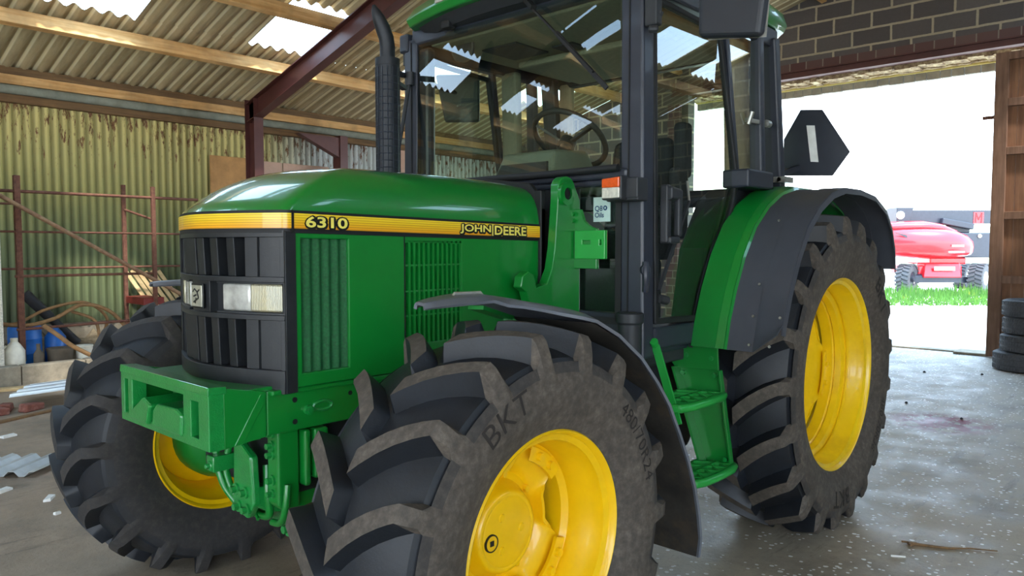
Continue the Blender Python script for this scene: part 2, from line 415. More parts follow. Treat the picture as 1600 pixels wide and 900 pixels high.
_txt = {}
def text_geo(body, size=1.0, extrude=.0, offset=0.0, spacing=1.0):
    key = (body, offset, spacing, extrude)
    if key not in _txt:
        cu = bpy.data.curves.new('lettering', 'FONT'); cu.body = body; cu.size = 1.0; cu.extrude = extrude; cu.offset = offset
        cu.space_character = spacing; cu.resolution_u = 3
        ob = bpy.data.objects.new('lettering', cu); COL.objects.link(ob)
        dg = bpy.context.evaluated_depsgraph_get(); me = bpy.data.meshes.new_from_object(ob.evaluated_get(dg))
        vs = [tuple(v.co) for v in me.vertices]; fs = [tuple(p.vertices) for p in me.polygons]
        bpy.data.objects.remove(ob); bpy.data.curves.remove(cu); bpy.data.meshes.remove(me)
        x0 = min(v[0] for v in vs); x1 = max(v[0] for v in vs)
        _txt[key] = ([(v[0] - x0, v[1], v[2]) for v in vs], fs, x1 - x0)
    vs, fs, w = _txt[key]
    return [(a * size, b * size, c * size) for a, b, c in vs], fs, w * size

# ------------------------------------------------------------------ camera
cyaw, cpit = 3.88, .055
fw = Vector((cos(cyaw) * cos(cpit), sin(cyaw) * cos(cpit), -sin(cpit)))
rt = Vector((sin(cyaw), -cos(cyaw), 0)); up = rt.cross(fw)
cam = bpy.data.objects.new('camera', bpy.data.cameras.new('camera')); COL.objects.link(cam)
cam.data.sensor_width = 36; cam.data.lens = 1170.47 / 1600 * 36; cam.data.clip_end = 300; cam.data.clip_start = .05
cam.matrix_world = Matrix(((rt.x, up.x, -fw.x, 1.6281), (rt.y, up.y, -fw.y, 2.4831), (rt.z, up.z, -fw.z, 1.456), (0, 0, 0, 1)))
SC.camera = cam

# ------------------------------------------------------------------ building
WY, BX, RIDGE_Y, SL, EZ = -8.0, -10.0, 0.0, .29, 3.50    # left wall, back wall, ridge line, roof slope, eave height
XF, YR = 14.0, 8.0
def roof_z(y): return EZ + SL * (8.0 - abs(y))
f = MB()
f.box((BX - .35, WY - .2, -.12), (XF, YR + .2, 0)); struct(f.build('floor', M['floor'], smooth=0))
f = MB(); f.box((-60, -45, -.14), (BX - .35, 40, -.02)); f.box((BX - .35, YR + .2, -.14), (40, 40, -.02)); f.box((XF, -45, -.14), (40, YR + .2, -.02))
struct(f.build('ground', M['yard'], smooth=0), 'pale sunlit concrete yard outside the shed')

# left wall: corrugated sheet
f = MB(); pitch = .1; nx = int((XF - BX) / pitch * 6)
xs = [BX + (XF - BX) * i / nx for i in range(nx + 1)]
vs = []; fs = []
for i, x in enumerate(xs):
    y = WY + .02 * cos(2 * pi * x / pitch)
    vs += [(x, y, .5), (x, y, 3.22)]
    if i: fs.append((2*i - 2, 2*i, 2*i + 1, 2*i - 1))
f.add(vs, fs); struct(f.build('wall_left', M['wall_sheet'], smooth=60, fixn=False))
f = MB(); f.box((BX, WY - .16, -.1), (XF, WY - .03, .52)); f.box((BX, WY - .12, .5), (XF, WY - .1, 3.5))
struct(f.build('baseboard_left', M['kerb'], smooth=0), 'low concrete plinth under the corrugated left wall')
f = MB(); f.box((BX, WY + .0, 3.16), (XF, WY + .1, 3.25)); struct(f.build('trim_1', M['timber_dark'], smooth=0), 'dark timber rail along top of the sheet wall')
f = MB(); f.tube([(BX, WY + .10, 3.31), (XF, WY + .10, 3.31)], .055, 12); struct(f.build('trim_2', M['pipe_grey']), 'grey gutter pipe running under the eaves timber')

# purlins
f = MB(); f.box((BX, WY + .02, 3.365), (XF, WY + .14, 3.485)); struct(f.build('timber_purlin', M['timber'], smooth=0, bevel=.004), 'eaves timber along the top of left wall')
f = MB(); f.box((BX, WY - .02, 3.475), (XF, WY + .16, 3.56)); struct(f.build('timber_wall_plate', M['timber_dark'], smooth=0), 'blackened wall plate above the eaves timber')
PY = [-6.58, -5.35, -4.2, -3.0, -1.8, -.6]
plab = ['first pine purlin up from the eaves below the lowest skylights', 'second pine purlin up from the eaves above the lowest skylights', 'third pine purlin up the left roof slope', 'fourth pine purlin up the left roof slope', 'fifth pine purlin near the roof ridge', 'topmost pine purlin beside the ridge']
def purlin(y, sgn, lab, x0=BX + .02, x1=XF):
    f = MB(); z = roof_z(y) - .035; a = atan2(SL, 1) * sgn
    m = Matrix.Translation((0, y, z)) @ Matrix.Rotation(a, 4, 'X')
    f.box((x0, -.04, -.16), (x1, .04, 0), m); struct(f.build('timber_purlin', M['timber'], smooth=0, bevel=.005), lab)
for y, lb in zip(PY, plab): purlin(y, 1, lb)
for y in PY[:]: purlin(-y, -1, 'pine purlin on the right roof slope')

# roof sheets in strips with openings for roof lights
holesL = {0: [], 1: [(-.85, -1.84), (-3.2, -4.2), (-5.62, -6.62), (-8.05, -9.05), (1.5, .5), (3.95, 2.95), (6.3, 5.3), (8.75, 7.75)], 2: [(9.5, 8.5)], 3: [(5.9, 4.9), (3.1, 2.1), (.2, -.8)], 4: [], 5: [], 6: []}
holesR = {0: [], 1: [(-5.6, -6.6), (-3.2, -4.2), (-.8, -1.8), (1.7, .7), (4.1, 3.1), (6.5, 5.5), (8.9, 7.9)], 2: [(-7.35, -8.35), (-9.0, -9.9)], 3: [(6.4, 5.4), (9, 8)], 4: [(-9.0, -9.9)], 5: [], 6: []}
edges = [-8.15, -6.46, -5.30, -4.16, -2.96, -1.76, -.56, 0.02]
RP = .175
def sheet(f, x0, x1, ya, yb, sgn, dz, amp=.027):
    n = max(4, int((x1 - x0) / RP * 8)); vs = []; fs = []
    for i in range(n + 1):
        x = x0 + (x1 - x0) * i / n; w = amp * cos(2 * pi * x / RP)
        vs += [(x, sgn * ya, roof_z(ya) + dz + w), (x, sgn * yb, roof_z(yb) + dz + w)]
        if i: fs.append((2*i - 2, 2*i, 2*i + 1, 2*i - 1))
    f.add(vs, fs)
f = MB(); wn = 0
for sgn, H in ((1, holesL), (-1, holesR)):
    for k in range(7):
        ya, yb = edges[k], edges[k + 1] + .10
        dz = .028 + .012 * (k % 2)
        cuts = sorted([(min(a, b), max(a, b)) for a, b in H[k]]); x = BX - .1
        for a, b in cuts:
            sheet(f, x, a, ya, yb, sgn, dz); x = b
        sheet(f, x, XF, ya, yb, sgn, dz)
        for a, b in cuts:
            wn += 1; g = MB(); sheet(g, a, b, ya + .02, yb - .02, sgn, dz + .006)
            struct(g.build('window_%d' % wn, M['sky_sheet'], smooth=60, fixn=False), 'clear corrugated roof light in the sheet roof')
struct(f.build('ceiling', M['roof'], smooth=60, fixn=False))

# steel portal frames (column with rafter, I-section)
def portal(x, lab):
    f = MB(); tw = .012
    def isec(p, q, d, w, up):
        # web + two flanges; d = depth along up direction
        p = Vector(p); q = Vector(q); u = Vector(up)
        f.bar(p, q, tw * 1.2, d, up); f.bar(p + u * (d/2), q + u * (d/2), w, tw, up); f.bar(p - u * (d/2), q - u * (d/2), w, tw, up)
    # columns
    for s in (1, -1):
        yc = s * -7.36; isec((x, yc, -.02), (x, yc, 3.52), .24, .14, (0, s, 0))
        rl = Vector((0, s * 1.0, SL)).normalized(); nrm = Vector((0, -s * SL, 1)).normalized()
        yb, zb = s * -7.46, roof_z(7.46) - .20 - .13
        p = Vector((x, yb, zb)); q = Vector((x, 0, zb + SL * 7.46)); isec(p, q, .25, .14, nrm)
    struct(f.build('steel_frame', M['portal'], smooth=0), lab)
portal(-3.8, 'red oxide steel portal frame behind the tractor bonnet')
portal(-8.2, 'far red oxide steel portal frame near the doorway wall') if False else None
portal(4.6, 'red oxide steel portal frame towards the open shed end')
# second column seen behind the exhaust, with sloping brace
f = MB(); xx = -5.42
f.bar((xx, -7.62, -.02), (xx, -7.62, 3.2), .14, .2, (0, 1, 0)); f.prism([(0, 0), (.75, 0), (0, -.32)], lambda u, v, k: (xx + u + .05, -7.66 + .12 * k, 3.17 + v))
struct(f.build('steel_column', M['portal'], smooth=0), 'short red oxide post against the pale sheets behind the exhaust')

# back wall with the doorway
DY0, DY1, DZ = -4.02, 1.62, 3.93
def tri_wall(f, y0, y1, z0, x0, x1):
    ys = sorted(set([y0, y1] + ([0] if y0 < 0 < y1 else [])))
    for a, b in zip(ys, ys[1:]):
        za, zb = roof_z(a) - .02, roof_z(b) - .02
        f.hexa([(x0, a, z0), (x1, a, z0), (x1, b, z0), (x0, b, z0), (x0, a, za), (x1, a, za), (x1, b, zb), (x0, b, zb)])
f = MB(); tri_wall(f, DY0, DY1, 4.28, BX - .22, BX); tri_wall(f, WY - .05, DY0, -.1, BX - .22, BX); tri_wall(f, DY1, YR, -.1, BX - .22, BX)
struct(f.build('wall_back', M['block'], smooth=0))
f = MB(); f.box((BX - .22, DY0 - .3, 4.15), (BX + .012, DY1 + .4, 4.28)); struct(f.build('trim_3', M['redbrick'], smooth=0), 'old red brick course above the doorway')
f = MB(); f.box((BX - .1, DY0 - .3, 4.05), (BX + .03, DY1 + .4, 4.15)); f.box((BX - .1, DY0 - .3, 4.045), (BX + .07, DY1 + .4, 4.065)); f.box((BX - .1, DY0 - .3, 4.135), (BX + .07, DY1 + .4, 4.155)); struct(f.build('steel_lintel', M['portal'], smooth=0), 'dark steel lintel across the doorway')
f = MB()
n = 60
for i in range(n):
    a = DY0 - .1 + (DY1 + .4 - DY0) * i / n; b = DY0 - .1 + (DY1 + .4 - DY0) * (i + 1) / n
    d = U(-.02, .02); f.box((BX - .40, a, 4.0 + d), (BX - .12, b + .002, 4.2)); f.box((BX - .45, a, 3.985 + d * .5), (BX - .36, b + .002, 4.05 + d))
struct(f.build('trim_4', M['lintel'], smooth=0), 'crumbling lit masonry edge over the doorway')
f = MB(); f.box((BX - .52, DY0 - .1, 3.965), (BX - .44, DY1 + .4, 4.0)); struct(f.build('trim_5', M['beam_yellow'], smooth=0), 'yellowish timber strip over the doorway')
f = MB()
k = 0; y = DY0 - .1
while y < DY1 + .3:
    w = U(.14, .2); f.box((BX - .58, y, 3.86 + U(-.006, .006)), (BX - .5, y + w - .012, 3.98)); y += w
struct(f.build('trim_6', M['fascia'], smooth=0), 'row of weathered fascia boards over the doorway')
f = MB(); f.box((BX - .22, DY0 - .34, -.05), (BX + .1, DY0 - .12, 3.9)); struct(f.build('brick_pier', M['redbrick'], smooth=0), 'brick pier at the far side of the doorway')

# open door leaf
door = MB()
dx = BX + .06
for a, b in ((.49, .64), (1.25, 1.38)): door.box((dx, a, .01), (dx + .09, b, 3.95))
door_o = door.build('door_1', M['door_frame'], smooth=0, bevel=.006); struct(door_o, 'tall brown timber door leaf standing open at the right')
f = MB()
for i in range(5): f.box((dx + .0, .6 + i * .14, .04), (dx + .03, .737 + i * .14, 3.93))
f.build('door_boards', M['door_wood'], door_o, smooth=0, bevel=.003)
for z in (3.9, 3.31, 2.69, 1.86, 1.03, .08):
    f = MB(); f.box((dx + .03, .64, z - .05), (dx + .085, 1.25, z + .05)); f.build('door_rail', M['door_frame'], door_o, smooth=0, bevel=.005)
f = MB(); f.box((dx + .02, .36, 3.12), (dx + .06, .52, 3.16)); f.build('door_bolt', M['rust'], door_o, smooth=0)
f = MB(); f.box((BX - .3, .1, 0), (BX + .1, .5, .035)); f.box((BX - .3, DY0, -.01), (BX - .1, DY1, .02)); struct(f.build('threshold', M['kerb'], smooth=0, bevel=.01), 'low concrete threshold strip at the doorway')

f = MB(); tri_wall(f, -3.8, 5.5, 4.3, XF, XF + .2); tri_wall(f, WY, -3.8, -.1, XF, XF + .2); tri_wall(f, 5.5, YR, -.1, XF, XF + .2)
struct(f.build('wall_front', M['block'], smooth=0))  # unseen gable added against bright windscreen reflections, doorway left to admit light
f = MB(); f.box((-.575, -6.86, 0), (-.2, -6.755, 2.32)); struct(f.build('pillar', plain('roughcast_white', '#cfcabc', .95, 0, 0, .3, 60, bump=.8), smooth=0, bevel=.01), 'rough white masonry pier at the extreme left edge')
# right wall of painted sheets, unseen; front part left out to admit sky light
f = MB(); pitch = .0826; xs = [BX + (2.2 - BX) * i / 500 for i in range(501)]; vs = []; fs = []
for i, x in enumerate(xs):
    y = YR - .011 * cos(2 * pi * x / .09); vs += [(x, y, 0), (x, y, 3.6)]
    if i: fs.append((2*i - 2, 2*i - 1, 2*i + 1, 2*i))
f.add(vs, fs); struct(f.build('wall_right', M['right_sheet'], smooth=60, fixn=False))

# concrete block kerb in front of the junk
f = MB()
for i in range(10):
    x1 = 1.17 - i * .62
    f.box((x1 - .612, -6.75, -.02), (x1, -6.6, .205 + U(-.004, .004)))
struct(f.build('kerb', M['kerb'], smooth=0, bevel=.012), 'low kerb of grey concrete blocks at the left')

# ------------------------------------------------------------------ tractor
T = empty('tractor', (0, 0, 0))
tag(T, 'green tractor with yellow wheels and dark glazed cab standing in the shed', 'tractor')

def tyre_geo(Rt, rim, yt, yb, lugs, h, crown, cz, lw=1.0):
    """tyre around the Y axis; lugs lean so that their centre ends lead when rolling to +X"""
    N = 16; nc = lugs * N; pitch = 2 * pi / lugs
    # rows of one half: (y, r carcass, y lug, r lug, mask)
    ys = [0, .012, .2, .4, .6, .8, .92, 1.0]
    rows = []
    for i, q in enumerate(ys):
        y = q * yt if i > 1 else q; rl = Rt - crown * (y / yt) ** 2
        rows.append((y, rl - h * (1 + .45 * q * q), y, rl, 0 if i == 0 else 1))
    rsh = Rt - crown; dr = rsh - rim
    y1 = yt
    rows += [(yt + (yb - yt) * .30, rsh - h * 1.65 - .01, yt + (yb - yt) * .42, rsh - dr * .05, 1),
             (yt + (yb - yt) * .62, rsh - dr * .27, yt + (yb - yt) * .78, rsh - dr * .17, 1),
             (yt + (yb - yt) * .88, rsh - dr * .37, yt + (yb - yt) * .96, rsh - dr * .32, 1),
             (yb, rsh - dr * .47, yb, rsh - dr * .47, 0), (yb - .004, rsh - dr * .62, 0, 0, 0), (yb - .018, rsh - dr * .78, 0, 0, 0),
             (yb - .034, rsh - dr * .88, 0, 0, 0), (yb - .036, rsh - dr * .91, 0, 0, 0), (yb - .048, rsh - dr * .96, 0, 0, 0), (yb - .062, rim + .006, 0, 0, 0)]
    nr = len(rows)
    def off(y):
        y = min(abs(y), yt); return (1.05 * y - .30 * y * y / yt) / Rt
    # column offsets within a pitch (0..N): uniform at the centre line, lug-shaped elsewhere
    us = [k / N for k in range(N)]
    lug = [-.5, -.42, -.35, -.29, -.245, -.20, -.115, -.07, -.025, .025, .07, .115, .20, .245, .32, .42]
    hm = [0, 0, 0, 0, 0, 0, 1, 1, 1, 1, 1, 1, 0, 0, 0, 0]
    vs = []; dust = []
    for k in range(nc):
        j = k % N; base = (k // N) * pitch
        for side in (1, -1):
            # the right-hand half is shifted by half a pitch
            for i, (yc, rc, yl, rl, m) in enumerate(rows):
                if side == -1 and i == 0: continue
                if side == 1: cen = base + pitch / 2; u = lug[j] if i else (j / N - .5)
                else:
                    jl = (j + N // 2) % N; cen = base + (0 if j < N // 2 else pitch)
                    u = lug[jl] if i else (jl / N - .5)
                hmv = hm[j] if side == 1 else hm[(j + N // 2) % N]
                q = min(1, yc / yt)
                wide = (1.28 - .36 * q) * lw
                if i: u = u * wide if abs(u) < .23 else u
                th = cen + u * pitch + off(yc if i < 8 else yt)
                mm = m * hmv
                y = yc + (yl - yc) * mm if m else yc; r = rc + (rl - rc) * mm if m else rc
                x = r * cos(th); z = max(r * sin(th), -cz + .003)
                vs.append((x, side * y, z)); dust.append((i, mm))
    per = 2 * nr - 1; fd = []
    def vid(k, i, side):
        k %= nc
        if i == 0: return k * per
        return k * per + (i if side == 1 else nr - 1 + i)
    fs = []
    for k in range(nc):
        for side in (1, -1):
            for i in range(nr - 1):
                q = (vid(k, i, side), vid(k, i + 1, side), vid(k + 1, i + 1, side), vid(k + 1, i, side))
                fs.append(q if side == 1 else q[::-1])
                ms = [dust[v][1] for v in q]
                fd.append(1.0 if (i >= 10 or min(ms) > .5 or (i >= 7 and sum(ms) > 1.5)) else (.45 if i == 9 else 0.0))
    prof = [(rc, yc) for (yc, rc, yl, rl, m) in rows[10:]]
    def side_y(r):
        for (ra, ya), (rb, yb_) in zip(prof, prof[1:]):
            if rb <= r <= ra: return ya + (yb_ - ya) * (ra - r) / (ra - rb)
        return prof[0][1] if r > prof[0][0] else prof[-1][1]
    return vs, fs, fd, side_y

def wheel(name, side, cx, ymid, cz, Rt, rim, yt, yb, lugs, h, crown, hw, rear, texts):
    P = (cx, side * ymid, cz); Y = M['yellow_rear'] if rear else M['yellow']
    rf = rim + .018
    f = MB()
    ax = [(hw, rf), (hw - .004, rf - .006), (hw - .022, rf - .012), (hw - .03, rf - .03), (hw - .075, rf - .036), (hw - .095, rf - .05)]
    if rear: ax += [(hw - .115, rf - .052), (hw - .12, rf - .046), (hw - .13, rf - .047), (hw - .142, rf - .072), (hw - .17, rf - .078), (hw - .178, rf - .070), (hw - .188, rf - .078), (hw - .24, rf - .08), (hw - .26, rf - .055)]
    else: ax += [(hw - .15, rf - .055), (hw - .165, rf - .075), (0, rf - .078), (-.08, rf - .06)]
    ax += [(-hw + .095, rf - .05), (-hw + .075, rf - .036), (-hw + .03, rf - .03), (-hw + .022, rf - .012), (-hw + .004, rf - .006), (-hw, rf)]
    f.lathe([(side * a, r) for a, r in ax], n=72)
    w = f.build(name, Y, T, smooth=40, solid=.008, loc=P)
    # disc with scalloped edge
    f = MB(); n = 96; rings = []
    if rear: prof = [(.13, -.06), (.19, -.07), (.26, -.05), (.34, -.02), (.40, -.005), (1.0, .005)]
    else: prof = [(.10, -.045), (.15, -.05), (.175, -.03), (.19, -.012), (.205, .004), (1.0, .022)]
    yo = -.045 if rear else 0.0
    n = 144
    for k in range(n):
        t = 2 * pi * k / n; ph = radians(37) if not rear else radians(10); c = cos(4 * (t - ph)); e = max(0, min(1, (.45 - c) / 1.2)) * (1 if side == 1 else 0); e = e * e * (3 - 2 * e)
        ro = (rf - .074) - e * (.045 if rear else .075)
        rings.append([((min(r, ro) if r < 1 else ro) * cos(t), side * (yo + y), (min(r, ro) if r < 1 else ro) * sin(t)) for r, y in prof])
    m = len(prof); f.add([p for rg in rings for p in rg], [(k*m + i, k*m + i + 1, ((k+1) % n)*m + i + 1, ((k+1) % n)*m + i) for k in range(n) for i in range(m - 1)])
    f.build('wheel_disc', Y, w, smooth=40, solid=.012)
    # rim lugs with bolts
    for k in range(4):
        t = pi / 2 * k + (radians(37) if not rear else radians(10))
        g = MB(); rr0 = rf - .085; yy = yo + (.045 if not rear else .02)
        g.lathe([(side * yy, rr0 - .03), (side * (yy + .012), rr0 - .03), (side * (yy + .012), rf - .07), (side * yy, rf - .07)], n=10, a0=t - .32, a1=t + .32)
        for d in (-.13, .13):
            c = ((rr0 - .008) * cos(t + d), 0, (rr0 - .008) * sin(t + d))
            g.cyl((c[0], side * (yy + .008), c[2]), (c[0], side * (yy + .026), c[2]), .015, .013, 12)
        g.build('rim_lug', Y, w, smooth=35)
    # hub
    g = MB()
    if rear:
        g.lathe([(side * a, r) for a, r in ((-.2, .13), (-.155, .15), (-.10, .15), (-.09, .13), (-.03, .12), (-.02, .09), (-.02, .0))], n=40)
        hp = MB(); hp.bar((.30, side * -.02, .06), (.40, side * .0, .05), .025); hp.build('valve', M['steel'], w, smooth=30)
        for k in range(8):
            t = 2 * pi * k / 8; g.cyl((.125 * cos(t), side * -.13, .125 * sin(t)), (.125 * cos(t), side * -.08, .125 * sin(t)), .014, n=8)
    else:
        g.lathe([(side * a, r) for a, r in ((-.11, .16), (-.06, .178), (-.025, .178), (-.018, .15), (.0, .137), (.022, .128), (.032, .122), (.036, .113), (.034, .106), (.037, .10), (.037, .0))], n=48)
        for k in range(3):
            t = radians(60 + 120 * k); g.cyl((.058 * cos(t), side * .034, .058 * sin(t)), (.058 * cos(t), side * .041, .058 * sin(t)), .015, .011, 14)
        for k in range(8):
            t = 2 * pi * k / 8 + .2; g.cyl((.163 * cos(t), side * -.03, .163 * sin(t)), (.163 * cos(t), side * -.006, .163 * sin(t)), .011, n=6)
    hb = g.build('hub', Y, w, smooth=40)
    if not rear:
        g = MB(); c = Vector((.077, side * .036, -.012)); g.tube([c, c + Vector((0, side * .006, 0))], [.026, .024], 20)
        p = g.build('hub_plug', M['yellow'], w, smooth=40)
        g = MB(); g.lathe([(side * .0362, .0265), (side * .043, .0265), (side * .043, .0225), (side * .0362, .0225)], n=24); g.move(lambda q: q + Vector((.077, 0, -.012)))
        g.box((.069, side * .036, -.02), (.085, side * .0435, -.004)); g.build('hub_plug_socket', M['black_deep'], w, smooth=40)
    # tyre
    vs, fs, dust, sy = tyre_geo(Rt, rim, yt, yb, lugs, h, crown, cz, 1.12 if rear else 1.0)
    g = MB(); g.add(vs, fs)
    g.cur = 1
    for (s, size, ang, rb, bold) in texts:
        tv, tf, tw = text_geo(s, size, .0, bold, 1.05)
        def put(p, lift):
            a = radians(ang) + (p[0] - tw / 2) / rb; r = rb + p[1]
            return (r * cos(a), side * (sy(r) + lift), r * sin(a))
        g.add([put(p, .0035) for p in tv], tf)
    o = g.build('tyre', [M['tyre'] if side == 1 else M['tyre_shaded'], M['emboss']], w, smooth=28, fixn=False)
    at = o.data.attributes.new('dust', 'FLOAT', 'FACE'); at.data.foreach_set('value', dust + [1.0] * (len(g.f) - len(dust)))
    return w

FT = dict(ymid=.95, cz=.5985, Rt=.637, rim=.315, yt=.205, yb=.238, lugs=18, h=.050, crown=.022, hw=.199, rear=False)
RT = dict(ymid=.93, cz=.7913, Rt=.842, rim=.487, yt=.222, yb=.252, lugs=21, h=.056, crown=.022, hw=.205, rear=True)
wheel('front_wheel', 1, 0, texts=[('480/70R24', .066, 149, .452, 0), ('BKT', .095, 62, .44, -.004), ('BKT', .095, -120, .44, -.004)], **FT)
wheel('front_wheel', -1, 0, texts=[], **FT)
wheel('rear_wheel', 1, -2.4, texts=[('BKT', .12, 143, .60, .014), ('BKT', .12, -84, .60, .014), ('480/70R38', .07, 214, .61, .0)], **RT)
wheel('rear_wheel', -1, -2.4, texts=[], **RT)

# ---- bonnet
HW = .372; XR = -.865
def nose_x(y): return .472 - .107 * (min(abs(y), HW) / HW) ** 1.6
outline = []
for i in range(10): outline.append((XR + (.345 - XR) * i / 9, HW))
outline += [(.358, HW - .002), (.3655, HW - .008)]
ny = 24
for i in range(ny + 1):
    y = (HW - .014) * (1 - 2 * i / ny); outline.append((nose_x(y), y))
outline += [(.3655, -HW + .008), (.358, -HW + .002)]
for i in range(10): outline.append((.345 + (XR - .345) * i / 9, -HW))
no = len(outline)
def zslope(x): return .0152 * (x - .36)
levels = [(1.566, 0, 0), (1.585, .001, .012), (1.61, .005, .045), (1.645, .013, .095), (1.675, .026, .15), (1.70, .046, .205), (1.72, .075, .265), (1.733, .12, .33), (1.742, .18, .42), (1.747, .26, .55), (1.75, .345, .75)]
f = MB(); vs = []
for z, ds, df in levels:
    for x, y in outline:
        L = .472 - XR; xx = XR + (x - XR) * (L - df) / L; yy = y * (HW - ds) / HW
        rear = max(0, min(1, (-xx - .35) / .5)); k = (z - 1.566) / .184
        vs.append((xx, yy, z + zslope(xx) * (1 - k) + k * .012 * max(0, -xx) - .03 * k * rear ** 2 * (abs(yy) / HW)))
nl = len(levels); fs = []
for a in range(nl - 1):
    for i in range(no - 1): fs.append((a*no + i, a*no + i + 1, (a+1)*no + i + 1, (a+1)*no + i))
o_ = (nl - 1) * no
for i in range(no // 2 - 1 + no % 2):
    fs.append((o_ + i, o_ + i + 1, o_ + no - 2 - i, o_ + no - 1 - i))
f.add(vs, fs)
# rear closing face
f.add([vs[a*no] for a in range(nl)] + [vs[a*no + no - 1] for a in range(nl)], [tuple(range(nl)) + tuple(range(2*nl - 1, nl - 1, -1))])
hood = f.build('bonnet', M['green_hood'], T, smooth=40)
# black seam lines and yellow stripe
def band(name, mat, z0, z1, out, x_lo=XR, x_hi=9, parent=T, gap=None):
    g = MB(); pts = [(x, y) for x, y in outline]
    pv = []
    for x, y in pts:
        nx_, ny_ = (0, 1 if y > 0 else -1) if x < .34 else (x - .1, y)
        l = hypot(nx_, ny_) or 1
        pv.append((x + nx_ / l * out, y + ny_ / l * out))
    n_ = len(pv); vv = []
    for (x, y) in pv:
        s_ = zslope(x); vv += [(x, y, z0 + s_), (x, y, z1 + s_)]
    ff = [(2*i, 2*i + 2, 2*i + 3, 2*i + 1) for i in range(n_ - 1)]
    g.add(vv, ff); return g.build(name, mat, parent, smooth=30, solid=.004, fixn=True)
band('bonnet_seam', M['black_deep'], 1.500, 1.572, -.001)
st = band('stripe_decal', M['stripe'], 1.5145, 1.5625, .0035)
for s in (1, -1):
    g = MB(); g.box((.338, s * (HW + .001), 1.50), (.346, s * (HW + .008), 1.57)); g.build('stripe_gap', M['decal_black'], T, smooth=0)

def lettering(body, x0, x1, zb, hgt, mat_i, off=0.0, dx=0, dz=0, lift=.007, bold=.0):
    """lettering on the left bonnet side running rearwards"""
    tv, tf, tw = text_geo(body, 1.0, .0, bold, 1.0); ht = max(v[1] for v in tv); lo = min(v[1] for v in tv)
    sx = (x0 - x1) / tw; sz = hgt / (ht - lo)
    return [(x0 - p[0] * sx + dx, HW + lift, zb + (p[1] - lo) * sz + dz + zslope(x0 - p[0] * sx)) for p in tv], tf
for body, x0, x1, hgt in (('6310', .296, .136, .036), ('JOHN', -.385, -.556, .037), ('DEERE', -.578, -.772, .037)):
    g = MB(); g.cur = 0
    for k in range(8):
        a = 2 * pi * k / 8; v_, t_ = lettering(body, x0, x1, 1.519, hgt, 0, 0, .006 * cos(a) - .0015, .006 * sin(a) - .0015, .0072 + .00004 * k, .05); g.add(v_, t_)
    g.cur = 1
    v_, t_ = lettering(body, x0, x1, 1.519, hgt, 1, 0, 0, 0, .0085, .024); g.add(v_, t_)
    if body == 'JOHN':
        for c_, w_, l_ in ((0, .006, .0073), (1, .0028, .0086)):
            g.cur = c_; g.hexa([(-.567 - w_, HW + .004, 1.515 - .0142), (-.567 + w_, HW + .004, 1.515 - .0142), (-.567 + w_, HW + l_, 1.515 - .0142), (-.567 - w_, HW + l_, 1.515 - .0142), (-.567 - w_, HW + .004, 1.561 - .0142), (-.567 + w_, HW + .004, 1.561 - .0142), (-.567 + w_, HW + l_, 1.561 - .0142), (-.567 - w_, HW + l_, 1.561 - .0142)])
    g.build('bonnet_lettering', [M['decal_black'], M['decal_yellow']], T, smooth=0, fixn=False)

# side panels with vents
for s in (1, -1):
    f = MB(); fn = lambda u, v, w, s=s: (u, s * (HW - .002 - w), v + (zslope(u) if v > 1.4 else 0))
    f.plate((XR, .345), (1.004, 1.503), [(.128, .309, 1.048, 1.484), (-.40, -.122, 1.10, 1.478)], fn, .022)
    sp = f.build('side_panel', M['green'], T, smooth=0, bevel=.004)
    # ribbed vent
    g = MB(); n_ = 50; a0, a1 = .128, .309; vv = []
    for i in range(n_ + 1):
        x = a0 + (a1 - a0) * i / n_; d = .012 + .011 * (.5 - .5 * cos(2 * pi * (i / n_) * 5)); vv += [(x, s * (HW - d), 1.046), (x, s * (HW - d), 1.486)]
    g.add(vv, [(2*i, 2*i + 2, 2*i + 3, 2*i + 1) for i in range(n_)]); g.build('ribbed_vent', M['vent'], sp, smooth=50, fixn=False)
    g = MB(); g.box((-.40, s * (HW - .035), 1.10), (-.122, s * (HW - .024), 1.48)); g.build('louvre_backing', M['black_deep'], sp, smooth=0)
    g = MB()
    for i in range(12):
        x = -.135 - i * .0232; g.box((x, s * (HW - .022), 1.10), (x - .010, s * (HW - .002), 1.478))
    for z in (1.2, 1.29, 1.385): g.box((-.40, s * (HW - .02), z), (-.122, s * (HW - .008), z + .006))
    g.build('louvre', M['green'], sp, smooth=0)
    g = MB(); g.box((-.117, s * (HW - .004), 1.006), (-.113, s * (HW + .0005), 1.50)); g.build('panel_seam', M['black_deep'], sp, smooth=0)
    g = MB(); g.box((XR - .03, s * (HW - .03), 1.0), (XR, s * (HW + .012), 1.70)); g.build('rear_seal', M['rubber'], sp, smooth=0, bevel=.005)
# bonnet rear rubber hoop
f = MB(); f.prism([(-HW - .012, 1.0), (HW + .012, 1.0), (HW + .012, 1.62), (HW - .01, 1.685), (HW - .06, 1.735), (.0, 1.775), (-HW + .06, 1.735), (-HW + .01, 1.685), (-HW - .012, 1.62)], lambda u, v, k: (XR - .03 + .028 * k, u, v))
f.build('bonnet_rear_hoop', M['rubber'], T, smooth=0, bevel=.005)

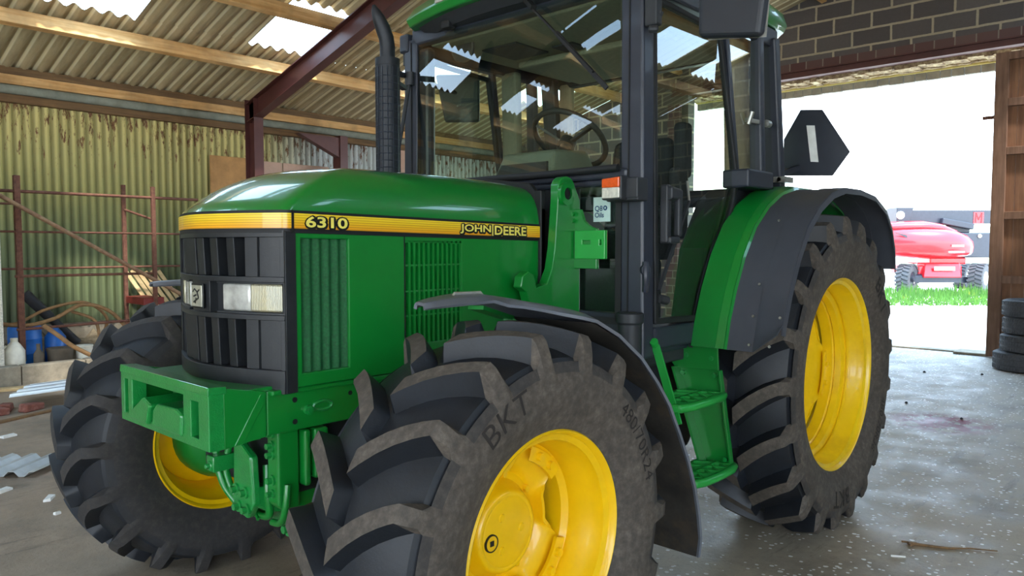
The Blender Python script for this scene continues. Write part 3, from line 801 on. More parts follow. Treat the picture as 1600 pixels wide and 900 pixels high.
# ---- grille (black nose)
def shell(g, z0, z1, inset, ya=-HW, yb=HW, wrap=True, n=40, thick=None):
    pts = []
    if wrap: pts.append((.335, ya + inset * .3))
    for i in range(n + 1):
        y = ya + (yb - ya) * i / n; yy = max(-HW + .006, min(HW - .006, y)); pts.append((nose_x(yy) - inset, yy if abs(yy) < HW - .01 else yy - (inset * .3 if yy > 0 else -inset * .3)))
    if wrap: pts.append((.335, yb - inset * .3))
    vv = []
    for x, y in pts: vv += [(x, y, z0), (x, y, z1)]
    g.add(vv, [(2*i, 2*i + 2, 2*i + 3, 2*i + 1) for i in range(len(pts) - 1)]); return pts
def slab(g, z0, z1, ins0, ins1, ya=-HW, yb=HW, n=40):
    """closed slab following the nose between two insets"""
    A = []; B = []
    for i in range(n + 1):
        y = ya + (yb - ya) * i / n; y = max(-HW + .004, min(HW - .004, y)); A.append((nose_x(y) - ins0, y)); B.append((max(.34, nose_x(y) - ins1), y))
    poly = A + B[::-1]
    g.prism(poly, lambda u, v, k: (u, v, z1 if k else z0))
f = MB(); shell(f, .985, 1.51, .045); f.add([(.33, -HW + .01, .99), (.33, HW - .01, .99), (.33, HW - .01, 1.5), (.33, -HW + .01, 1.5)], [(0, 1, 2, 3)])
gr = f.build('grille', M['black_deep'], T, smooth=30, fixn=True)
f = MB()
slab(f, 1.487, 1.508, .0, .08); slab(f, 1.343, 1.36, -.004, .08); slab(f, 1.222, 1.238, -.004, .08); slab(f, .988, 1.062, -.006, .09)
for s in (1, -1):
    slab(f, 1.36, 1.487, .0, .05, *(sorted((s * .352, s * HW))), n=4); slab(f, 1.06, 1.222, .0, .05, *(sorted((s * .352, s * HW))), n=4)
    f.box((.33, s * (HW - .03), .99), (.368, s * (HW + .003), 1.505))
f.build('grille_frame', M['black_grille'], gr, smooth=30, bevel=.004)
f = MB()
for y in (-.156, -.078, 0, .078, .156):
    for z0, z1 in ((1.36, 1.487), (1.062, 1.222)):
        f = MB(); w = .0255; f.hexa([(nose_x(y) - .06, y - w * .6, z0), (nose_x(y) - .012, y - w, z0), (nose_x(y) - .012, y + w, z0), (nose_x(y) - .06, y + w * .6, z0),
                          (nose_x(y) - .06, y - w * .6, z1), (nose_x(y) - .006, y - w, z1), (nose_x(y) - .006, y + w, z1), (nose_x(y) - .06, y + w * .6, z1)])
        f.build('grille_fin', M['black_grille'], gr, smooth=0, bevel=.003)
for s in (1, -1):
    for z0, z1 in ((1.36, 1.487), (1.062, 1.222)):
        f = MB()
        for ya, yb, i0 in ((.215, .262, .010), (.262, .308, .018), (.308, .352, .012)):
            slab(f, z0, z1, i0, .05, *(sorted((s * ya, s * yb))), n=4)
        f.build('grille_side_cover', M['black_grille'], gr, smooth=30)
f = MB()
slab(f, 1.238, 1.343, .002, .06, -.062, .062, n=8)
for s in (1, -1):
    slab(f, 1.238, 1.246, .0, .05, *(sorted((s * .10, s * .362))), n=10); slab(f, 1.337, 1.343, .0, .05, *(sorted((s * .10, s * .362))), n=10)
    slab(f, 1.238, 1.343, .0, .05, *(sorted((s * .362, s * HW))), n=3); slab(f, 1.238, 1.343, .03, .06, *(sorted((s * .06, s * .112))), n=3)
f.build('headlamp_surround', M['black_grille'], gr, smooth=30, bevel=.002)
for s in (1, -1):
    g = MB(); slab(g, 1.247, 1.336, .008, .04, *(sorted((s * .116, s * .232))), n=8); g.build('headlamp', M['lens'], gr, smooth=20, bevel=.006)
    g = MB(); slab(g, 1.247, 1.336, .005, .04, *(sorted((s * .237, s * .361))), n=10); g.build('work_lamp', M['lens_ribbed'], gr, smooth=20, bevel=.006)
g = MB()
def em(poly, x, z_sc=1): return poly
pl = [(-.036, -.034), (.036, -.034), (.038, .0), (.036, .034), (-.036, .034), (-.038, .0)]
ol = [(u * 1.16, v * 1.16) for u, v in pl]
g.cur = 0; g.prism(ol, lambda u, v, k: (nose_x(0) + .001 + .005 * k, u, 1.291 + v * 1.05))
g.cur = 1; g.prism(pl, lambda u, v, k: (nose_x(0) + .003 + .006 * k, u, 1.291 + v * 1.05))
g.cur = 0
for (c, d, w) in (((-.02, -.022), (.018, -.006), .006), ((.018, -.006), (.006, .014), .006), ((.006, .014), (-.012, .024), .005), ((.006, .012), (.024, .022), .005), ((-.012, .024), (-.024, .012), .004), ((-.02, -.002), (.002, .004), .006), ((.0, -.006), (-.008, -.026), .005)):
    g.bar((nose_x(0) + .0095, c[0], 1.291 + c[1]), (nose_x(0) + .0095, d[0], 1.291 + d[1]), w, .003, (1, 0, 0))
g.build('front_emblem', [M['decal_black'], M['emblem']], gr, smooth=0, bevel=.002)

# ---- front weight carrier / frame
f = MB(); by = .334
fn = lambda u, v, w: (.607 - w, u, v)
f.plate((-by, by), (.842, 1.03), [(-.306, -.272, .872, .992), (-.236, .165, .872, .995), (.215, .268, .872, .985)], fn, .05)
f.hexa([(.55, -by - .002, 1.012), (.610, -by - .002, 1.012), (.610, by + .002, 1.012), (.55, by + .002, 1.012), (.55, -by - .002, 1.034), (.608, -by - .002, 1.038), (.608, by + .002, 1.038), (.55, by + .002, 1.034)])
fw_o = f.build('front_bumper', M['green_cast'], T, smooth=0, bevel=.008, seg=3)
f = MB()
for s in (1, -1):
    f.prism([(.56, .842), (.42, .856), (.42, 1.0), (.47, 1.012), (.56, 1.03)], lambda u, v, k, s=s: (u, s * (by - .022 * k), v))
    f.prism([(.53, .846), (.50, .848), (.425, .965), (.42, .995), (.44, .995)], lambda u, v, k, s=s: (u, s * (by + .003 - .005 * k), v))
f.box((.25, -by + .01, .985), (.57, by - .01, 1.012)); f.box((.42, -.30, .842), (.56, .30, .862)); f.box((.42, -.3, .86), (.44, .3, 1.0))
f.build('bumper_body', M['green'], fw_o, smooth=0, bevel=.006)
f = MB()  # tow hook block in the pocket
f.prism([(-.215, .895), (-.235, .86), (-.09, .86), (-.06, .93), (-.12, .95)], lambda u, v, k: (.45 + .17 * k, u, v))
f.prism([(-.05, .915), (-.06, .86), (.16, .86), (.165, .93), (.12, .945), (-.02, .94)], lambda u, v, k: (.45 + .165 * k, u, v))
f.build('tow_jaw', M['green_cast'], fw_o, smooth=0, bevel=.008)
f = MB(); f.cyl((.53, .06, .938), (.53, .06, .951), .03, n=16); f.build('pin_hole', M['black_deep'], fw_o)
for y in (-.17, .02):
    f = MB(); f.box((.445, y - .02, .945), (.47, y + .01, .99)); f.build('bumper_bolt', M['black_deep'], fw_o, smooth=0)
for s in (1, -1):
    f = MB()
    f.prism([(.417, .856), (.417, 1.0), (-.6, .985), (-.6, .86)], lambda u, v, k, s=s: (u, s * (by - .002 - .03 * k), v))
    f.prism([(.41, .985), (.41, 1.002), (-.6, .995), (-.6, .98)], lambda u, v, k, s=s: (u, s * (by + .022 - .05 * k), v))
    fr = f.build('side_frame', M['green'], T, smooth=0, bevel=.005)
    for x, z, r in ((.317, .958, .009), (.317, .886, .009), (.10, .95, .008)):
        f = MB(); f.cyl((x, s * (by - .004), z), (x, s * (by + .0), z), r, n=12); f.build('frame_hole', M['black_deep'], fr)
    f = MB(); f.cyl((.27, s * (by - .004), .918), (.27, s * (by + .014), .918), .016, n=12); f.cyl((.27, s * (by + .01), .918), (.27, s * (by + .02), .918), .009, n=6); f.build('frame_bolt', M['green_cast'], fr, smooth=40)
    f = MB(); f.tube([(.215 + .036 * cos(a), s * (by + .002), .925 + .015 * sin(a)) for a in [2 * pi * k / 20 for k in range(20)]], .006, 6, closed=True); f.build('frame_slot', M['green_cast'], fr, smooth=40)

# ---- front axle, brackets, hoses
f = MB()
f.tube([(0, -.72, .60), (0, -.45, .60), (0, -.28, .6), (0, -.12, .6), (0, .12, .6), (0, .28, .6), (0, .45, .6), (0, .72, .60)], [.085, .075, .085, .14, .14, .085, .075, .085], 20)
ax_ = f.build('front_axle', M['green'], T, smooth=40)
for s in (1, -1):
    f = MB(); f.cyl((0, s * .70, .45), (0, s * .70, .75), .07, .06, 18); f.lathe([(s * .70, .10), (s * .74, .17), (s * .80, .20), (s * .88, .20)], lambda a, q, t: (q * cos(t), a, .5985 + q * sin(t)), n=32); f.box((-.08, s * .64, .46), (.06, s * .76, .50)); f.box((-.08, s * .64, .70), (.06, s * .76, .74)); f.build('steering_knuckle', M['green'], ax_, smooth=40)
f = MB(); f.prism([(.365, .865), (.365, .78), (.34, .70), (.36, .62), (.33, .555), (.2, .53), (.12, .60), (.10, .86)], lambda u, v, k: (u, .02 + .05 * k, v))
f.build('axle_bracket', M['green'], ax_, smooth=0, bevel=.006)
f = MB(); f.prism([(.085, .82), (.20, .76), (.215, .60), (.17, .545), (.075, .56)], lambda u, v, k: (.405 - .03 * k, u, v))
f.prism([(.405, .6), (.34, .56), (.2, .53), (.2, .62), (.39, .66)], lambda u, v, k: (u, .07 + .14 * k, v))
pb = f.build('bracket_plate', M['green_cast'], ax_, smooth=0, bevel=.008)
for (y, z) in ((.105, .635), (.165, .635), (.12, .58), (.175, .58)):
    g = MB(); g.cyl((.402, y, z), (.412, y, z), .02, n=14); g.cyl((.41, y, z), (.428, y, z), .012, n=6); g.build('bracket_bolt', M['green_cast'], ax_, smooth=30)
f = MB(); f.prism([(.365, .855), (.365, .61), (.34, .585), (.285, .585), (.285, .855)], lambda u, v, k: (u, .235 + .07 * k, v))
f.box((.255, .235, .66), (.28, .33, .85)); f.box((.19, .235, .68), (.245, .335, .85)); f.prism([(.34, .62), (.24, .56), (.10, .56), (.10, .80), (.28, .80)], lambda u, v, k: (u, .2 + .06 * k, v))
f.build('cylinder_block', M['green'], ax_, smooth=0, bevel=.01, seg=3)
for z, r in ((.845, .016), (.805, .017), (.775, .017), (.69, .018), (.645, .015)):
    g = MB(); g.cyl((.36, .27, z), (.372, .27, z), r, n=14); g.cyl((.37, .27, z), (.388, .27, z), r * .62, n=6); g.build('block_bolt', M['green_cast'], ax_, smooth=30)
f = MB(); f.prism([(.10, .60), (.12, .53), (.24, .50), (.40, .475), (.43, .50), (.41, .57), (.26, .575)], lambda u, v, k: (.30 - .06 * k, u - .06, v))
f.build('lower_link', M['green_cast'], ax_, smooth=0, bevel=.008)
for y, z in ((.09, .535), (.275, .515)):
    g = MB(); g.cyl((.30, y, z), (.318, y, z), .026, n=14); g.cyl((.315, y, z), (.335, y, z), .014, n=6); g.build('link_bolt', M['green_cast'], ax_, smooth=30)
for pts, r in (([(.40, -.02, .80), (.41, -.03, .72), (.40, .0, .63), (.38, .05, .57)], .013), ([(.37, .02, .80), (.39, .0, .70), (.39, .04, .62), (.37, .09, .56)], .012),
               ([(.34, .19, .72), (.35, .21, .62), (.34, .2, .55), (.34, .12, .535), (.345, .06, .55)], .014), ([(.34, .32, .68), (.35, .32, .60), (.345, .28, .545), (.34, .22, .53)], .012),
               ([(.345, .10, .60), (.35, .13, .545), (.36, .16, .53)], .006)):
    g = MB(); P = [Vector(p) for p in pts]; Q = []
    for i in range(len(P) - 1):
        for k in range(6):
            t = k / 6; a = P[max(0, i-1)]; b = P[i]; c = P[i+1]; d = P[min(len(P)-1, i+2)]
            Q.append(.5 * ((2*b) + (c - a) * t + (2*a - 5*b + 4*c - d) * t*t + (3*b - a - 3*c + d) * t**3))
    Q.append(P[-1]); g.tube(Q, r, 8); g.build('hydraulic_hose', M['green'], ax_, smooth=50)
f = MB(); f.cyl((.44, -.005, .70), (.45, -.005, .70), .018, n=12); f.cyl((.445, -.005, .70), (.462, -.005, .70), .010, n=6); f.box((.36, -.03, .68), (.445, .02, .735)); f.build('axle_bolt', M['green_cast'], ax_, smooth=30, bevel=.003)

# ---- engine and transmission under the bonnet
f = MB(); f.box((-.95, -.27, .62), (.34, .27, 1.42)); f.box((-.35, -.30, .70), (.2, .30, .98)); f.cyl((.05, .27, .72), (.05, .40, .72), .07, n=20)
f.build('engine', M['black_deep'], T, smooth=30, bevel=.015)
f = MB(); f.box((-2.6, -.28, .48), (-.9, .28, 1.0)); f.tube([(-2.4, -.78, .79), (-2.4, -.3, .79), (-2.4, .3, .79), (-2.4, .78, .79)], [.13, .2, .2, .13], 20)
f.build('transmission', M['green'], T, smooth=30, bevel=.02)
f = MB(); f.prism([(-1.2, 1.0), (-1.95, 1.0), (-1.95, .62), (-1.8, .42), (-1.35, .42), (-1.2, .62)], lambda u, v, k: (u, .30 + .3 * k, v)); f.build('fuel_tank', M['black_plastic'], T, smooth=0, bevel=.04, seg=3)

# ---- loader mounting tower
f = MB()
arc = [(-.955 + .062 * cos(a), 1.70 + .062 * sin(a)) for a in [radians(150 - 12 * k) for k in range(12)]]
outl = [(-1.05, 1.22), (-1.05, 1.66)] + arc + [(-.895, 1.66), (-.875, 1.45), (-.855, 1.36), (-.82, 1.30), (-.755, 1.285), (-.735, 1.34), (-.70, 1.355), (-.665, 1.335), (-.655, 1.29), (-.69, 1.27), (-.71, 1.22), (-.74, .95), (-1.05, .95)]
f.prism(outl, lambda u, v, k: (u, .455 - .045 * k, v)); lt = f.build('loader_tower', M['green'], T, smooth=30, bevel=.004)
f = MB(); f.lathe([(.455, .05), (.472, .05), (.474, .026), (.455, .026)], n=28); f.lathe([(.44, .026), (.475, .026)], n=28); f.move(lambda p: p + Vector((-.94, 0, 1.685))); f.build('tower_bush', M['green'], lt, smooth=40)
f = MB(); f.cyl((-.94, .454, 1.685), (-.94, .466, 1.685), .025, n=20); f.build('bush_hole', M['black_deep'], lt)
f = MB(); f.prism([(.40, 1.36), (.40, 1.62), (.455, 1.62), (.475, 1.57), (.51, 1.545), (.545, 1.535), (.545, 1.36)], lambda u, v, k: (-1.03 + .02 * k, u + .03, v)); f.build('tower_gusset', M['green'], lt, smooth=0, bevel=.003)
f = MB(); f.plate((.463, .625), (1.403, 1.527), [(.505, .548, 1.468, 1.483), (.596, .606, 1.463, 1.486)], lambda u, v, w: (-1.0 - w, u, v), .02); f.build('tower_plate', M['green_bright'], lt, smooth=0, bevel=.003)
for z in (1.57, 1.60):
    g = MB(); g.cyl((-1.01, .45, z), (-.99, .45, z), .012, n=8); g.build('tower_bolt', M['green'], lt, smooth=30)

# ---- exhaust stack on the right-hand side
ex, ey = -.72, -.48
f = MB(); f.cyl((ex, ey, 1.25), (ex, ey, 2.36), .058, n=28); f.cyl((ex, ey, 2.34), (ex, ey, 2.375), .060, n=28)
exo = f.build('exhaust_stack', M['muffler'], T, smooth=40)
f = MB()
for i in range(30):
    z = 1.3 + i * .034; f.lathe([(z - .0025, .0585), (z, .0600), (z + .0025, .0585)], lambda a, r, t: (ex + r * cos(t), ey + r * sin(t), a), n=28)
for k in range(14):
    t = 2 * pi * k / 14; f.bar((ex + .0590 * cos(t), ey + .059 * sin(t), 1.27), (ex + .059 * cos(t), ey + .059 * sin(t), 2.33), .004, .004)
f.build('heat_guard_mesh', M['black_metal'], exo, smooth=0)
f = MB(); P = [(ex, ey, 2.36), (ex, ey, 2.435), (ex + .006, ey, 2.475), (ex + .024, ey - .004, 2.52), (ex + .046, ey - .008, 2.565), (ex + .060, ey - .012, 2.595), (ex + .071, ey - .014, 2.622)]
f.tube(P, [.037, .037, .037, .036, .031, .022, .008], 20); f.build('exhaust_pipe', M['muffler'], exo, smooth=50)
f = MB(); f.bar((ex - .05, ey, 2.27), (ex - .14, ey - .04, 2.26), .03, .02); f.build('exhaust_bracket', M['muffler'], exo, smooth=0)

# ---- cab
CX0, CX1, CY = -1.06, -2.45, .78
def pframe(poly, w):
    """inset polygon by w"""
    n = len(poly); out = []
    area = sum(poly[i][0] * poly[(i+1) % n][1] - poly[(i+1) % n][0] * poly[i][1] for i in range(n)); sg = 1 if area > 0 else -1
    for i in range(n):
        p0, p1, p2 = Vector(poly[i-1]), Vector(poly[i]), Vector(poly[(i+1) % n])
        d1 = (p1 - p0).normalized(); d2 = (p2 - p1).normalized(); n1 = Vector((-d1.y, d1.x)) * sg; n2 = Vector((-d2.y, d2.x)) * sg
        b = (n1 + n2); b = b / max(.2, b.length_squared / 2); out.append(tuple(p1 + b * w))
    return out
f = MB()
for s in (1, -1):
    # A pillars, lower cab corner posts, rear posts
    f.hexa([(CX0, s * .665, .98), (CX0, s * .782, .98), (CX0 - .075, s * .79, .98), (CX0 - .075, s * .70, .98), (CX0, s * .655, 2.58), (CX0, s * .765, 2.58), (CX0 - .075, s * .775, 2.58), (CX0 - .075, s * .69, 2.58)])
    f.bar((-2.17, s * .775, 1.72), (-2.13, s * .765, 2.56), .05, .07, (0, 1, 0)); f.bar((-2.40, s * .765, 1.72), (-2.30, s * .755, 2.56), .06, .11, (0, 1, 0))
    f.bar((-1.05, s * .76, 2.565), (-2.36, s * .75, 2.565), .07, .10)
f.bar((CX0 - .03, -.7, 2.585), (CX0 - .03, .7, 2.585), .06, .09)
f.box((CX0 - .06, -.70, 1.748), (CX0 + .012, .70, 1.79)); f.box((CX0 - .06, -.70, 1.72), (CX0 - .005, .70, 1.75))
f.box((CX0 - .06, -.72, .96), (CX0, .72, 1.17))
f.bar((-2.38, -.74, 2.56), (-2.38, .74, 2.56), .07, .1); f.bar((-2.44, -.74, 1.74), (-2.44, .74, 1.74), .07, .1)
cabf = f.build('cab_frame', M['black_metal'], T, smooth=0, bevel=.012, seg=3)
g = MB()
for s in (1, -1): g.box((CX0 - .0, s * .70, 1.0), (CX0 + .004, s * .706, 2.56))
g.build('pillar_groove', M['black_deep'], cabf, smooth=0)
# windscreen (slightly bowed)
f = MB(); n_ = 12; vv = []
for i in range(n_ + 1):
    y = -.66 + 1.32 * i / n_; x = CX0 + .004 + .014 * (1 - (y / .66) ** 2); vv += [(x, y, 1.785), (x - .012, y * .985, 2.565)]
f.add(vv, [(2*i, 2*i + 2, 2*i + 3, 2*i + 1) for i in range(n_)]); ws = f.build('windscreen', M['glass'], T, smooth=60, fixn=False)
f = MB(); f.tube([(CX0 + .03, -.66, 1.79), (CX0 + .04, -.3, 1.785), (CX0 + .042, 0, 1.785), (CX0 + .04, .3, 1.785), (CX0 + .03, .67, 1.79)], .016, 8); f.build('windscreen_seal', M['rubber'], ws, smooth=50)
# wiper
f = MB(); f.bar((CX0 + .075, .20, 2.56), (CX0 + .06, .56, 2.20), .018, .008); f.bar((CX0 + .065, .36, 2.40), (CX0 + .045, .62, 2.125), .010, .02); f.bar((CX0 + .06, .18, 2.585), (CX0 + .08, .24, 2.53), .03, .02)
f.build('windscreen_wiper', M['black_deep'], T, smooth=0)
# lower front side panes either side of the bonnet
for s in (1, -1):
    f = MB(); f.add([(CX0 - .01, s * .40, 1.14), (CX0 - .01, s * .668, 1.14), (CX0 - .01, s * .665, 1.725), (CX0 - .01, s * .40, 1.725)], [(0, 1, 2, 3)])
    q = f.build('lower_front_pane', M['glass'], T, smooth=0, fixn=False)
    f = MB(); f.box((CX0 - .02, s * .64, 1.14), (CX0 + .004, s * .67, 1.725)); f.box((CX0 - .02, s * .36, 1.12), (CX0 + .004, s * .67, 1.15)); f.build('pane_seal', M['rubber'], q, smooth=0)
# oil sticker
f = MB(); f.cur = 0; f.box((CX0 + .000, .523, 1.565), (CX0 + .003, .612, 1.672)); f.cur = 1
for body, size, yy, zz in (('Q8', .032, .532, 1.612), ('Oils', .03, .532, 1.584)):
    tv, tf, tw = text_geo(body, size, 0, .02, 1.0); f.add([(CX0 + .005, yy + p[0], zz + p[1]) for p in tv], tf)
f.tube([(CX0 + .005, .587 + .008 * cos(a), 1.624 + .008 * sin(a)) for a in [2*pi*k/10 for k in range(10)]], .003, 5, closed=True)
f.build('oil_sticker', [M['sticker'], M['sticker_ink']], T, smooth=0, fixn=False)
# firewall inside
f = MB(); f.box((-1.13, -.40, 1.0), (-1.08, .40, 1.74)); f.box((-2.5, -.74, .93), (-1.08, .74, 1.0)); f.build('cab_floor', M['black_plastic'], T, smooth=0, bevel=.01)

# doors
dpoly = [(-1.135, 1.125), (-1.505, 1.115), (-1.56, 1.14), (-1.60, 1.20), (-1.845, 1.66), (-1.875, 1.75), (-1.875, 1.84), (-1.735, 2.49), (-1.135, 2.515)]
for s in (1, -1):
    fn = lambda u, v, k, s=s: (u, s * (.785 + .012 * (v < 1.9) + (u + 1.135) * -.012 - .03 * k - max(0, v - 1.9) * .02), v)
    outer = dpoly; inner = pframe(dpoly, .026)
    f = MB(); f.ring(outer, inner, fn); d = f.build('cab_door', M['rubber'], T, smooth=0, bevel=.006)
    f = MB(); f.add([fn(u, v, .4) for u, v in inner], [tuple(range(len(inner)))]); f.build('door_glass', M['glass'], d, smooth=0, fixn=False)
    f = MB(); f.box((-1.20, s * .79, 1.47), (-1.165, s * .83, 1.72)); f.hexa([(-1.17, s*.80, 1.64), (-1.26, s*.80, 1.64), (-1.26, s*.85, 1.66), (-1.17, s*.85, 1.66), (-1.17, s*.80, 1.72), (-1.26, s*.80, 1.71), (-1.26, s*.85, 1.70), (-1.17, s*.85, 1.71)])
    f.bar((-1.245, s * .835, 1.68), (-1.245, s * .835, 1.50), .03, .03); f.box((-1.17, s*.80, 1.47), (-1.25, s*.845, 1.50)); f.build('door_handle', M['black_plastic'], d, smooth=0, bevel=.008)
    f = MB(); f.bar((-1.15, s * .80, 1.27), (-1.40, s * .80, 1.66), .012, .012, (0, 1, 0)); f.cyl((-1.155, s*.80, 1.235), (-1.2, s*.81, 1.225), .02, n=10); f.build('gas_strut', M['black_plastic'], d, smooth=40)
    f = MB(); f.bar((-1.40, s*.80, 1.66), (-1.39, s*.795, 1.75), .008); f.build('strut_rod', M['steel'], d, smooth=40)
    f = MB(); f.box((-1.13, s * .70, 1.015), (-1.56, s * .80, 1.112)); f.box((-1.12, s*.70, .985), (-1.5, s*.76, 1.02)); f.build('door_sill', M['black_metal'], T, smooth=0, bevel=.012)
    # rear quarter window with tan trim post behind it
    q = [(-1.91, 1.83), (-2.385, 1.83), (-2.29, 2.52), (-1.78, 2.52)]
    f = MB(); f.add([(u, s * .772, v) for u, v in q], [(0, 1, 2, 3)]); qq = f.build('rear_quarter_window', M['glass'], T, smooth=0, fixn=False)
    f = MB(); f.bar((-1.88, s * .785, 1.80), (-1.76, s * .77, 2.53), .03, .04, (0, 1, 0)); f.build('window_frame', M['black_metal'], qq, smooth=0, bevel=.005)
    f = MB(); f.bar((-2.02, s * .772, 2.10), (-2.10, s * .80, 2.095), .02, .02); f.cyl((-2.03, s * .78, 2.08), (-2.03, s * .80, 2.14), .012, n=8); f.cyl((-2.19, s*.80, 2.10), (-2.23, s*.80, 2.10), .02, n=10); f.build('window_latch', M['steel'], qq, smooth=30)
    f = MB(); f.hexa([(-2.04, s*.64, 1.78), (-2.04, s*.70, 1.78), (-2.30, s*.70, 1.78), (-2.30, s*.64, 1.78), (-2.0, s*.64, 2.54), (-2.0, s*.70, 2.54), (-2.26, s*.70, 2.54), (-2.26, s*.64, 2.54)] if s == 1 else [(-2.36, s*.62, 1.78), (-2.36, s*.71, 1.78), (-2.43, s*.71, 1.78), (-2.43, s*.62, 1.78), (-2.34, s*.62, 2.54), (-2.34, s*.71, 2.54), (-2.41, s*.71, 2.54), (-2.41, s*.62, 2.54)]); f.build('trim_post', M['tan'], T, smooth=0, bevel=.02)
    if s == -1:
        f = MB(); f.bar((-1.88, -.70, 1.75), (-1.85, -.69, 2.53), .06, .13, (0, 1, 0)); f.build('door_post_trim', M['headliner'], T, smooth=0, bevel=.02)
        f = MB(); f.bar((-1.13, -.66, 1.78), (-1.12, -.645, 2.53), .06, .09, (0, 1, 0)); f.build('front_post_trim', M['black_metal'], T, smooth=0, bevel=.02)
    f = MB(); f.box((-1.83, s * .74, 1.745), (-2.12, s * .88, 1.835)); f.build('fender_box', M['black_metal'], T, smooth=0, bevel=.01)
    f = MB(); f.box((-2.30, s*.80, 1.80), (-2.42, s*.86, 1.83)); f.cyl((-2.3, s*.83, 1.815), (-2.44, s*.83, 1.815), .012, n=8); f.build('fender_bracket', M['steel'], T, smooth=30)
for s in (1, -1):
    f = MB(); f.prism([(-1.52, 1.0), (-1.60, 1.2), (-1.845, 1.66), (-1.90, 1.76), (-2.46, 1.78), (-2.46, 1.0)], lambda u, v, k, s=s: (u, s * (.735 + .012 * k), v)); f.build('cab_inner_wall', M['black_plastic'], T, smooth=0)
# rear window
f = MB(); f.add([(-2.44, -.72, 1.78), (-2.44, .72, 1.78), (-2.36, .71, 2.53), (-2.36, -.71, 2.53)], [(0, 1, 2, 3)]); f.build('rear_window', M['glass'], T, smooth=0, fixn=False)
# roof
f = MB()
def rl_(z, grow, xf, xr):
    w0, w1 = .64 + grow, .80 + grow
    pts = []
    for i in range(9):
        y = -w0 + 2 * w0 * i / 8; pts.append((xf - .10 * (abs(y) / w0) ** 2.2, y, z))
    pts += [(xf - .28, w1 - .05, z), (xf - .5, w1, z), (-2.2, w1, z), (xr + .12, w1 - .02, z), (xr, w1 - .12, z), (xr, -w1 + .12, z), (xr + .12, -w1 + .02, z), (-2.2, -w1, z), (xf - .5, -w1, z), (xf - .28, -w1 + .05, z)]
    return pts
L = [rl_(2.615, .0, -.90, -2.56), rl_(2.655, .015, -.885, -2.575), rl_(2.72, .0, -.93, -2.55), rl_(2.765, -.06, -1.02, -2.46), rl_(2.785, -.2, -1.2, -2.3)]
npt = len(L[0]); f.add([p for r_ in L for p in r_], [(a*npt + i, a*npt + (i+1) % npt, (a+1)*npt + (i+1) % npt, (a+1)*npt + i) for a in range(4) for i in range(npt)] + [tuple(range(4*npt, 5*npt)), tuple(range(npt))[::-1]])
rf_ = f.build('cab_roof', M['green'], T, smooth=35, bevel=.006)
f = MB(); a_ = rl_(2.617, -.03, -.93, -2.53); b_ = rl_(2.575, -.06, -.985, -2.48); f.add(a_ + b_, [(i, (i+1) % npt, npt + (i+1) % npt, npt + i) for i in range(npt)] + [tuple(range(npt, 2*npt))])
f.build('roof_lower_tray', M['black_plastic'], rf_, smooth=30)
f = MB(); f.box((-1.12, -.62, 2.535), (-2.34, .62, 2.572)); f.box((-1.7, -.5, 2.50), (-2.3, .5, 2.54)); f.build('headliner', M['headliner'], rf_, smooth=0, bevel=.015)
f = MB(); f.box((-1.35, -.45, 2.526), (-1.62, -.2, 2.536)); f.box((-1.55, -.12, 2.526), (-1.68, .02, 2.536)); f.build('headliner_vent', M['black_plastic'], rf_, smooth=0)
for y in (-.285, -.155, .155, .285):
    x = -.895 - .10 * (abs(y) / .64) ** 2.2
    g = MB(); g.hexa([(x - .05, y - .055, 2.655), (x + .012, y - .055, 2.655), (x + .012, y + .055, 2.655), (x - .05, y + .055, 2.655), (x - .07, y - .055, 2.725), (x - .004, y - .055, 2.725), (x - .004, y + .055, 2.725), (x - .07, y + .055, 2.725)]); g.build('roof_work_lamp', M['lens'], rf_, smooth=0, bevel=.006)
for y in (-.36, .40):
    g = MB(); g.box((CX0 + .02, y - .03, 2.56), (CX0 + .07, y + .03, 2.60)); g.build('screen_hinge', M['black_deep'], rf_, smooth=0, bevel=.005)
# interior
f = MB(); f.hexa([(-1.14, -.22, 1.72), (-1.14, .22, 1.72), (-1.62, .2, 1.72), (-1.62, -.2, 1.72), (-1.22, -.17, 1.93), (-1.22, .17, 1.93), (-1.5, .16, 1.95), (-1.5, -.16, 1.95)]); f.box((-1.2, -.14, 1.0), (-1.48, .14, 1.74))
f.build('dashboard', M['dash'], T, smooth=0, bevel=.02, seg=3)
f = MB(); f.hexa([(-1.135, -.19, 1.74), (-1.135, .19, 1.74), (-1.15, .19, 1.74), (-1.15, -.19, 1.74), (-1.185, -.15, 1.87), (-1.185, .15, 1.87), (-1.22, .15, 1.87), (-1.22, -.15, 1.87)]); f.build('dashboard_inset', M['black_plastic'], T, smooth=0)
cen = Vector((-1.57, -.01, 2.03)); nrm = Vector((-.62, 0, .78)).normalized(); a1_ = Vector((0, 1, 0)); a2_ = nrm.cross(a1_)
f = MB(); f.tube([cen + a1_ * .205 * cos(t) + a2_ * .205 * sin(t) for t in [2*pi*k/40 for k in range(40)]], .0155, 10, closed=True)
for t in (radians(100), radians(220), radians(340)): f.bar(cen - nrm * .04, cen + (a1_ * cos(t) + a2_ * sin(t)) * .2, .028, .012)
f.cyl(cen - nrm * .06, cen - nrm * .01, .05, .045, 16); f.cyl(cen - nrm * .30, cen - nrm * .05, .04, .03, 12)
f.build('steering_wheel', M['black_plastic'], T, smooth=40)
f = MB(); f.hexa([(-2.16, -.24, 1.45), (-2.16, .24, 1.45), (-2.3, .24, 1.45), (-2.3, -.24, 1.45), (-2.24, -.2, 2.10), (-2.24, .2, 2.10), (-2.33, .2, 2.10), (-2.33, -.2, 2.10)]); f.box((-1.72, -.25, 1.38), (-2.26, .25, 1.52)); f.box((-1.85, -.2, 1.0), (-2.2, .2, 1.4))
f.build('driver_seat', M['seat'], T, smooth=0, bevel=.05, seg=4)
